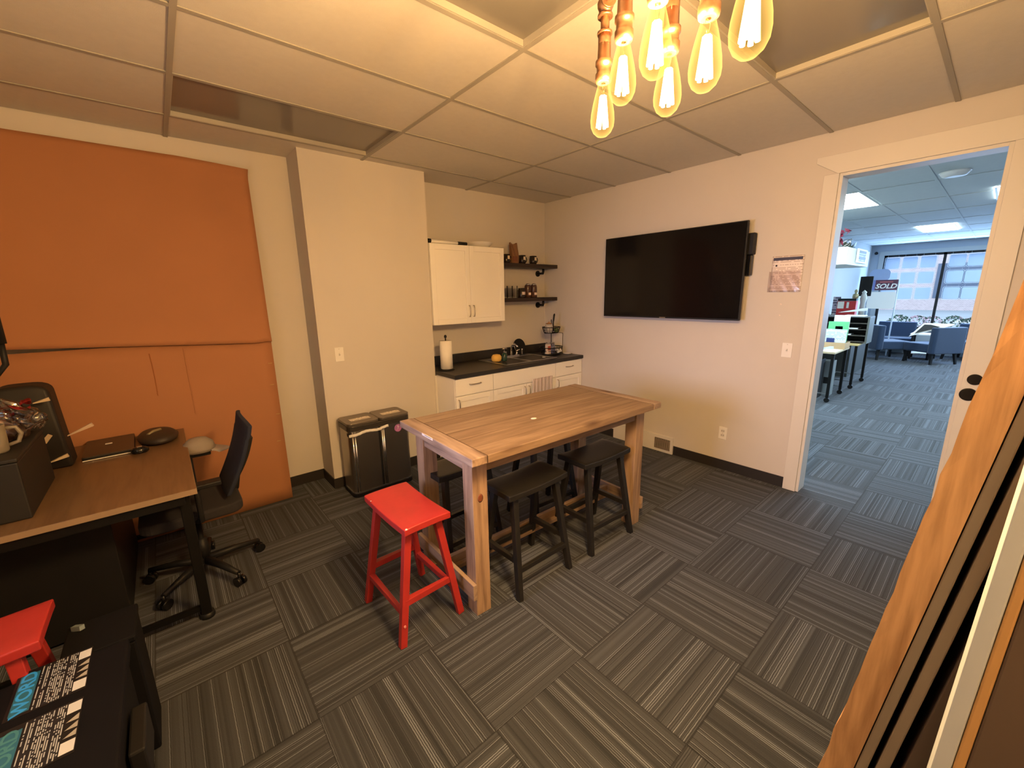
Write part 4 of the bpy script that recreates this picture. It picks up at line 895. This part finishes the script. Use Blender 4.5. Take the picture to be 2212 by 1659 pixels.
for n_, (a, b, c, d, dz_) in enumerate(PAN):
    t = thing('ceiling_light', LL[n_], 'ceiling light', ((a+b)/2, (c+d)/2, H-dz_), 0, 'lit ceiling lights beyond the doorway')
    hx, hy = (b-a)/2-.012, (d-c)/2-.012
    MB().box(-hx, hx, -hy, hy, .004, .012).build('diffuser', MT['lamp'], t)
    MB().box(-hx-.008, hx+.008, -hy-.008, -hy+.012, -.003, .003).box(-hx-.008, hx+.008, hy-.012, hy+.008, -.003, .003).box(-hx-.008, -hx+.012, -hy+.012, hy-.012, -.003, .003).box(hx-.012, hx+.008, -hy+.012, hy-.012, -.003, .003).build('frame', MT['trim'], t)
sd = thing('smoke_detector', 'round white smoke detector on the ceiling beyond the doorway', 'smoke detector', (3.37, -2.30, H))
MB().lathe([(.05, -.045), (.085, -.038), (.10, -.018), (.105, 0)], n=28).build('cover', MT['white'], sd)
MB().lathe([(.112, -.006), (.112, 0)], n=28).build('base_ring', MT['white'], sd)
# two rolling desks
def rolling_desk(label, x0, x1, y0, y1, m):
    t = thing('rolling_desk', label, 'desk', ((x0+x1)/2, (y0+y1)/2, 0), 0, 'rolling desks in the reception')
    hx, hy = (x1-x0)/2, (y1-y0)/2
    MB().box(-hx, hx, -hy, hy, .722, .750).build('desktop', m, t, bevel=.003)
    for sx in (-1, 1):
        for sy in (-1, 1):
            l = MB().box(sx*(hx-.05)-.018, sx*(hx-.05)+.018, sy*(hy-.03)-.018, sy*(hy-.03)+.018, .07, .721).build('leg', MT['blackm'], t)
            MB().tube([(sx*(hx-.05)-.015, sy*(hy-.03), .034), (sx*(hx-.05)+.015, sy*(hy-.03), .034)], .034, 14).build('caster', MT['black'], l)
        MB().box(sx*(hx-.05)-.008, sx*(hx-.05)+.008, -hy+.05, hy-.05, .12, .135).build('side_rail', MT['steel'], t)
    MB().box(-hx+.06, hx-.06, -.008, .008, .12, .135).build('cross_rail', MT['steel'], t)
    return t
dm1 = mat('maple_laminate', (.62, .50, .33), .5); dm2 = mat('yellow_oak_laminate', (.66, .50, .22), .5)
rolling_desk('pale rolling desk nearest the doorway, cardboard tray on it', 4.62, 5.46, -2.0+.05+.60, -1.33+.75, dm1).location = (5.04, -1.36+.40, 0)
rolling_desk('yellow-topped rolling desk behind the pale one', 5.92, 6.86, -1.37, -.55, dm2)
tw = thing('computer_tower', 'black cabinet with a round white knob under the pale desk', 'cabinet', (4.85, -1.03, 0))
MB().box(-.26, .20, -.125, .27, 0, .60).build('case', MT['black'], tw, bevel=.006)
MB().box(-.264, -.26, -.10, .25, .03, .57).build('front_panel', MT['blackg'], tw)
MB().lathe([(.018, 0), (.016, .012)], n=16).build('knob', MT['white'], tw).matrix_local = frame_mtx((-.266, -.085, .24), (0, -1, 0), (0, 0, 1))
tg_ = thing('computer_tower', 'slim grey tower beside the black cabinet under the desk', 'computer', (5.20, -1.18, 0))
MB().box(-.10, .12, -.06, .10, 0, .55).build('case', mat('grey_case', (.24, .27, .29), .5), tg_, bevel=.005)
MB().box(-.103, -.10, -.03, .03, .2, .3).build('front_slot', MT['black'], tg_)
tag(MB().box(4.66, 5.0, -1.30, -.75, .7505, .7520).build('white_folder', MT['paper']), 'large white sheet lying on the pale desk', 'paper')
tag(MB().bar((4.90, -1.14, .760), (5.0, -1.22, .762), .06, .06, .018).build('stapler', mat('grey_gadget', (.45, .52, .55), .4)), 'small grey gadget on the white sheet', 'gadget')
tr3 = thing('cardboard_tray', 'brown cardboard tray holding leaflets on the pale desk', 'tray', (5.20, -1.16, .751))
km = mat('tray_kraft', (.50, .34, .19), .8)
MB().box(-.15, .15, -.20, .35, 0, .006).box(-.15, -.144, -.20, .35, .006, .095).box(.144, .15, -.20, .35, .006, .095).box(-.144, .144, -.20, -.194, .006, .095).box(-.144, .144, .344, .35, .006, .095).build('tray_body', km, tr3)
for nm, y0, y1, z0, z1, dx, c, lb in (('leaflet', -1.345, -1.06, .78, 1.04, -.02, text_rows('leaflet_print', (.74, .80, .82), (.45, .55, .60), 14, 18, 1, 2), 'white printed leaflet standing in the cardboard tray'),
        ('leaflet', -1.34, -1.09, .85, 1.15, .05, mat('green_leaflet', (.16, .60, .28), .5), 'green leaflet standing behind the white one'),
        ('leaflet', -1.335, -1.14, .95, 1.245, .10, mat('white_leaflet', (.80, .84, .85), .5), 'blank white leaflet standing behind the green one')):
    tag(MB().box(5.16+dx, 5.163+dx, y0, y1, z0, z1).build(nm, c), lb, 'leaflet')
tag(MB().box(5.11, 5.113, -1.21, -1.11, .80, .905).build('booklet', mat('navy_cover', (.03, .05, .20), .5)), 'small navy booklet at the front of the tray', 'booklet')
tag(MB().box(5.105, 5.108, -1.34, -1.225, .79, .875).build('card', MT['paper']), 'small white card right of the navy booklet', 'card')
for o in COL.objects:
    if o.name.startswith('leaflet') and 'green' in o['label']:
        MB().box(5.208, 5.2085, -1.27, -1.18, 1.02, 1.08).build('picture', mat('leaflet_picture', (.10, .22, .10), .5), o)
# paper organizer on the yellow desk
og = thing('paper_organizer', 'black literature organizer with slots on the yellow desk', 'organizer', (6.35, -1.0, .751))
MB().box(-.30, .10, -.44, -.415, 0, .42).build('side_panel', mat('organizer_side', (.10, .11, .10), .6), og)
MB().box(-.30, .10, .50, .52, 0, .42).box(.09, .10, -.415, .50, 0, .42).build('back_panel', MT['black'], og)
for k in range(4): MB().box(-.30, .09, -.415, .50, .10*k+.02, .10*k+.030).build('slot_shelf', mat('organizer_shelf%d' % k, (.09, .08, .07), .6), og)
MB().box(-.30, .09, -.44, .52, .42, .435).build('top', mat('organizer_top', (.10, .11, .12), .5), og)
for k, (y0, y1, z) in enumerate(((-1.36, -1.10, .751+.436), (-1.30, -1.02, .751+.231), (-1.22, -.98, .751+.131))):
    tag(MB().box(6.07, 6.30, y0, y1, z, z+.018).build('paper_stack', MT['paper']), ['white papers on top of the organizer', 'white papers in the upper organizer slot', 'white papers in the lower organizer slot'][k], 'papers', 'papers in the organizer')
tag(MB().bar((6.2, -1.0, 1.245), (6.5, -1.30, 1.29), .05, .05, .006).build('clipboard', mat('pale_board', (.62, .66, .70), .5)), 'pale board lying slanted on the organizer', 'board')
tag(MB().lathe([(.035, 0), (.04, .04), (.03, .05)], (6.10, -1.05, .783), 14).build('tape_roll', MT['white']), 'white tape roll in the bottom organizer slot', 'tape')
# wall box and its things
wx = thing('wall_cabinet', 'white wall cabinet high on the far room wall', 'cabinet', (5.75, YR, 1.985))
MB().box(-.68, .82, -.86, -.002, 0, .245).build('box_body', mat('cool_white', (.70, .76, .76), .5), wx, bevel=.003)
MB().box(-.62, .76, -.862, -.861, .02, .225).build('door_panel', mat('cool_white2', (.66, .72, .73), .5), wx)
pf = thing('picture_frame', 'white framed dark print on the wall cabinet side', 'picture', (5.94, YR-.866, 2.035))
MB().box(-.30, .33, -.02, 0, -.01, .20).build('frame', MT['white'], pf, bevel=.002)
MB().box(-.22, .24, -.022, -.0205, .015, .175).build('print', text_rows('blackboard_print', (.06, .08, .09), (.45, .52, .55), 5, 9, 0, 2), pf)
rp = thing('potted_plant', 'dark red foliage plant on top of the wall cabinet', 'plant', (5.20, YR-.68, 2.231))
random.seed(3)
pl = MB()
for k in range(34):
    a = random.uniform(0, 2*PI); r0 = random.uniform(.0, .09); z = random.uniform(.06, .26); s = random.uniform(.03, .055)
    c = Vector((r0*math.cos(a)+.30*(z-.05)*.4, r0*math.sin(a)-.35*(z-.05), z))
    n_ = Vector((random.uniform(-1, 1), random.uniform(-1, 1), random.uniform(-.3, 1))).normalized(); u = n_.orthogonal().normalized(); b = n_.cross(u)
    pl.add([c-u*s, c-b*s*.45, c+u*s, c+b*s*.45, c+n_*.006, c-n_*.006], [(0, 1, 4), (1, 2, 4), (2, 3, 4), (3, 0, 4), (1, 0, 5), (2, 1, 5), (3, 2, 5), (0, 3, 5)])
pl.build('foliage', mat('red_leaves', (.16, .012, .03), .6, var=.4, scale=20), rp)
MB().lathe([(.04, 0), (.055, .02), (.06, .06), (.05, .065)], n=16).build('pot', mat('brown_pot', (.12, .06, .04), .5), rp)
wr_ = MB()
for k in range(3): wr_.tube([(.10+.05*math.cos(a_*PI/8), -.10+.07*math.cos(a_*PI/8+k), .065+.055*math.sin(a_*PI/8)) for a_ in range(17)], .004, 6)
wr_.build('wire_stand', MT['darksteel'], rp)
cr_ = thing('metal_crown', 'pointed dark metal crown ornament on the wall cabinet', 'ornament', (5.72, YR-.74, 2.231))
MB().grid(lambda u, v: ((.07+.02*v)*math.cos(2*PI*u)*1.5, (.07+.02*v)*math.sin(2*PI*u), .008+v*(.035+.075*abs(math.cos(2.5*2*PI*u/2)))), 40, 2, (0, 0, .001)).build('crown_band', mat('dark_brass', (.10, .11, .08), .4, .7), cr_)
MB().lathe([(.06, 0), (.075, .010)], n=20, sx=1.5).build('base_plate', MT['blackm'], cr_)
# reception counter behind, with bag, figurine, sign
rcn = thing('reception_counter', 'dark reception counter behind the organizer', 'counter', (7.6, -.85, 0))
MB().box(-.5, .9, -.22, .48, 0, 1.03).build('body', mat('counter_dark', (.05, .055, .055), .6), rcn, bevel=.004)
MB().box(-.53, .93, -.24, .49, 1.031, 1.065).build('top', mat('counter_top', (.20, .22, .24), .4), rcn, bevel=.004)
rbg = thing('gift_bag', 'red bag with white marks standing on the reception counter', 'bag', (7.45, -.84, 1.066))
MB().grid(lambda u, v: (-.06, .14-.29*u, .34*v), 4, 4, (.16, 0, 0), smooth=False).build('bag_body', mat('red_bag', (.50, .03, .035), .5), rbg, bevel=.01)
MB().box(-.063, -.0605, .03, .13, .20, .33).box(-.063, -.0605, -.045, -.01, .21, .32).build('white_marks', MT['white'], rbg)
MB().box(-.055, .095, -.145, .135, .345, .385).build('dark_top', MT['black'], rbg)
fg = thing('figurine', 'small brass figurine standing behind the red bag', 'figurine', (7.72, -.905, 1.066))
MB().lathe([(.05, 0), (.03, .05), (.025, .35), (.05, .40), (.045, .46), (.015, .48), (.028, .51), (.025, .54), (.001, .56)], n=14).build('figure', mat('old_brass', (.40, .36, .22), .35, .6), fg)
fg2 = thing('figurine', 'pale statuette right of the brass figurine', 'figurine', (7.78, -1.02, 1.066))
MB().lathe([(.05, 0), (.04, .30), (.055, .38), (.04, .45), (.03, .47), (.04, .50), (.001, .54)], n=14).build('figure', mat('pale_stone', (.55, .60, .62), .6), fg2)
dmn = thing('desk_monitor', 'black monitor back standing on the counter behind the statuette', 'monitor', (8.05, -.98, 1.066))
MB().box(-.012, .012, -.10, .10, .42, .80).build('screen_back', MT['black'], dmn, bevel=.01)
MB().tube([(0, 0, 0), (0, 0, .44)], .02, 10).box(-.08, .08, -.08, .08, 0, .012).build('stand', MT['black'], dmn)
for k, (y, z, s) in enumerate(((-.60, 1.066, .06), (-.69, 1.066, .05))):
    tag(MB().lathe([(s*.6, 0), (s, s*.6), (s*.8, s*1.6), (s*.3, s*2), (s*.35, s*2.4)], (7.2, y, z), 14).build('glass_ornament', MT['chrome'] if k == 0 else MT['darksteel']), ['bright round ornament at the left end of the counter', 'dark round ornament beside the bright one'][k], 'ornament', 'counter ornaments')
fl = thing('flower_stem', 'pale purple patterned banner stand left of the red bag', 'banner', (7.55, -.66, 1.066))
MB().box(-.01, .01, -.06, .06, .0, .42).build('banner_sheet', text_rows('banner_print', (.60, .56, .68), (.12, .10, .16), 9, 4, 1, 2, .5), fl)
MB().box(-.04, .04, -.05, .05, 0, .012).build('foot', MT['black'], fl)
sg = thing('sold_sign', 'yard sign with SOLD rider above a blank white panel', 'sign', (10.93, -.823, .905)); sg.scale = (1.287,)*3
MB().box(-.012, .012, .175, .195, -.703, .78).box(-.012, .012, -.215, -.195, -.703, .72).build('posts', mat('sign_post', (.45, .52, .62), .5), sg)
MB().box(-.015, -.010, -.20, .195, .53, .72).build('rider', mat('rider_maroon', (.10, .03, .055), .5), sg)
MB().box(-.0165, -.0152, .12, .195, .53, .72).build('blue_end', mat('rider_blue', (.16, .18, .42), .5), sg)
text('sold_lettering', 'SOLD', .120, MT['white'], sg, frame_mtx((-.0165, -.035, .60), (0, -1, 0), (0, 0, 1)), .001, .003, .25)
MB().box(-.0168, -.0152, -.13, .06, .672, .690).build('rider_script', mat('script_red', (.45, .12, .12), .5), sg)
MB().prism(rrect(-.205, .205, .185, .50, .05), .010, .015, frame_mtx((0, 0, 0), (0, -1, 0), (0, 0, 1))).build('sign_panel', MT['white'], sg)
MB().prism(rrect(-.13, .17, .70, .92, .08), -.004, .004, frame_mtx((.02, .10, 0), (0, -1, 0), (0, 0, 1))).build('arched_panel', mat('panel_blue', (.30, .38, .58), .4), sg)
tag(MB().lathe([(.02, -.012), (.034, 0), (.036, .02), (.02, .03)], n=16).build('security_camera', MT['black']), 'tiny black camera on the wall beside the shop window', 'camera').matrix_world = frame_mtx((XO-.012, -.45, 2.52), (0, -1, 0), (0, 0, 1))
# listing pockets in the shop window
first = None
for r in range(3):
    for c in range(5):
        y0 = [-.66, -.985, -1.31, -1.80, -2.10][c]; z0 = [2.105, 1.735, 1.355][r]
        lab = 'backlit window listing holder, %s row, %s' % (('top', 'middle', 'bottom')[r], ['nearest the left window edge', 'second from the left edge', 'just left of the black mullion', 'just right of the black mullion', 'second right of the mullion'][c])
        if first is None:
            first = thing('listing_holder', lab, 'window display', (XO-.03, y0-.14, z0+.14), 0, 'listing holders in the shop window')
            MB().prism(rrect(-.135, .135, -.135, .135, .03), 0, .004, frame_mtx((0, 0, 0), (0, -1, 0), (0, 0, 1))).build('sheet', MT['frost'], first)
            fr = MB(); P_ = rrect(-.150, .150, -.150, .150, .035); fr.tube([(0, -x, y) for x, y in P_+P_[:1]], .005, 6); fr.build('acrylic_rim', mat('acrylic_rim', (.75, .82, .9), .2), first)
            MB().tube([(0, .10, .15), (0, .10, .20)], .0015, 5).tube([(0, -.10, .15), (0, -.10, .20)], .0015, 5).build('cable', MT['steel'], first)
        else: dup(first, (XO-.03, y0-.14, z0+.14), lab)
# armchairs and coffee table
def armchair(label, loc, rz):
    t = thing('lounge_chair', label, 'armchair', loc, rz, 'blue lounge chairs by the shop window')
    MB().prism(rrect(-.33, .33, -.33, .33, .05), .25, .44).build('seat', MT['blue'], t, bevel=.03, seg=3)
    MB().prism(rrect(-.36, .36, .22, .36, .05), .24, .80).build('backrest', MT['blue'], t, bevel=.02, seg=3)
    for sx in (-1, 1):
        for sy in (-1, 1): MB().bar((sx*.29, sy*.29, 0), (sx*.26, sy*.26, .25), .035, .05).build('leg', MT['black'], t)
    return t
ac = armchair('blue lounge chair left of the small table, seen from behind', (10.45, -1.15, 0), PI-.35+PI/2-PI/2)
ac.rotation_euler = (0, 0, .64); ac.location = (10.35, -1.12, 0)
dup(ac, (11.35, -1.15, 0), 'blue lounge chair backed against the shop window, left one', -PI/2+.1)
dup(ac, (10.25, -1.90, 0), 'blue lounge chair in front with a sign lying across it', 2.5)
dup(ac, (11.25, -2.42, 0), 'blue lounge chair at the right beneath the shop window', -2.0)
st = thing('side_table', 'small white-topped table between the blue lounge chairs', 'side table', (10.90, -1.72, 0))
MB().prism(rrect(-.24, .24, -.24, .24, .03), .56, .585).build('table_top', MT['white'], st)
for sx in (-1, 1):
    for sy in (-1, 1): MB().box(sx*.19-.02, sx*.19+.02, sy*.19-.02, sy*.19+.02, 0, .56).build('leg', MT['black'], st)
MB().box(-.2, .2, -.2, .2, .12, .14).build('lower_shelf', MT['white'], st)
ars = thing('arrow_sign', 'black and white triangular sign lying across the front lounge chair', 'sign', (9.86, -1.82, .70))
mt_ = frame_mtx((0, 0, 0), (0, -1, 0), (.42, -.08, .9))
MB().prism([(-.26, -.12), (.36, .17), (.36, .20), (-.10, .20)], 0, .012, mt_).build('white_board', MT['white'], ars)
MB().prism([(-.18, -.045), (.17, .12), (.02, .165), (-.08, .165)], .0125, .016, frame_mtx((-.02, 0, 0), (0, -1, 0), (.42, -.08, .9))).build('black_triangle', MT['black'], ars)
# outdoors
struct(MB().box(XO+.2, 90, -60, 60, -.2, -.05).build('ground_outside', MT['asphalt']), 'street outside the shop window', 'ground')
bl = thing('brick_building', 'pale brick building across the street', 'building', (42, -8, -.05))
MB().box(0, 6, -30, 34, 0, 4.6).build('facade', MT['brick'], bl)
MB().box(-.2, 6.2, -30.2, 34.2, 4.6, 9).build('upper_storey', mat('dark_siding', (.10, .13, .22), .6), bl)
for k in range(7): MB().box(-.06, .0, -12+k*6, -9.2+k*6, .9, 3.4).build('shop_pane', mat('dark_pane%d' % k, (.10, .13, .20), .2), bl)
random.seed(11)
for k, (y, s, c) in enumerate(((-.95, .26, 'leaf'), (-1.32, .25, 'bloom'), (-1.62, .24, 'bloom'), (-1.98, .26, 'leaf'), (-2.32, .24, 'leaf'), (-2.62, .25, 'bloom'))):
    t = thing('flowering_shrub', ['grey-green shrub outside, leftmost of the row', 'pink flowering shrub outside, left of the mullion', 'pink flowering shrub outside, at the mullion', 'leafy shrub outside, right of the mullion', 'leafy shrub outside, behind the right lounge chair', 'pink flowering shrub outside, beside the door casing'][k], 'shrub', (12.75, y-.05, -.05), 0, 'shrubs outside the shop window')
    b = MB(); b2 = MB()
    for q in range(150):
        a, e = random.uniform(0, 2*PI), random.uniform(-.4, 1.5); rr = s*random.uniform(.7, 1.05)
        cc = Vector((rr*math.cos(a)*math.cos(e), rr*math.sin(a)*math.cos(e), .70+1.0*s*math.sin(e))); q_ = .035
        n_ = Vector((random.uniform(-1, 1), random.uniform(-1, 1), random.uniform(-1, 1))).normalized(); u = n_.orthogonal().normalized(); v_ = n_.cross(u)
        tgt = b2 if (c == 'bloom' and q % 5 < 3) or (c == 'leaf' and q % 9 == 0) else b
        tgt.add([cc-u*q_, cc-v_*q_*.7, cc+u*q_, cc+v_*q_*.7, cc+n_*.015], [(0, 1, 4), (1, 2, 4), (2, 3, 4), (3, 0, 4), (3, 2, 1, 0)])
    b.build('leaves', MT['leaf'], t); b2.build('blossoms', MT['bloom'], t)
    MB().tube([(0, 0, 0), (0, 0, .6)], [.03, .02], 8).build('stem', MT['shelf'], t)
um_ = thing('patio_umbrella', 'folded pale patio umbrella outside the shop window', 'umbrella', (14.6, -3.35, -.05))
MB().lathe([(.20, .95), (.26, 1.1), (.20, 1.6), (.10, 2.1), (.02, 2.3)], n=16).build('folded_canopy', mat('pale_canopy', (.70, .85, .85), .8), um_)
MB().tube([(0, 0, 0), (0, 0, 2.4)], .02, 10).build('pole', MT['steel'], um_)
pt_ = thing('picnic_table', 'white picnic table outside beside the folded umbrella', 'table', (14.6, -2.50, -.05))
MB().box(-.4, .4, -.55, .55, .70, .75).build('table_top', MT['white'], pt_)
for sx in (-1, 1):
    for sy in (-1, 1): MB().bar((sx*.4, sy*.45, 0), (sx*.2, sy*.45, .70), .05).build('leg', MT['white'], pt_)
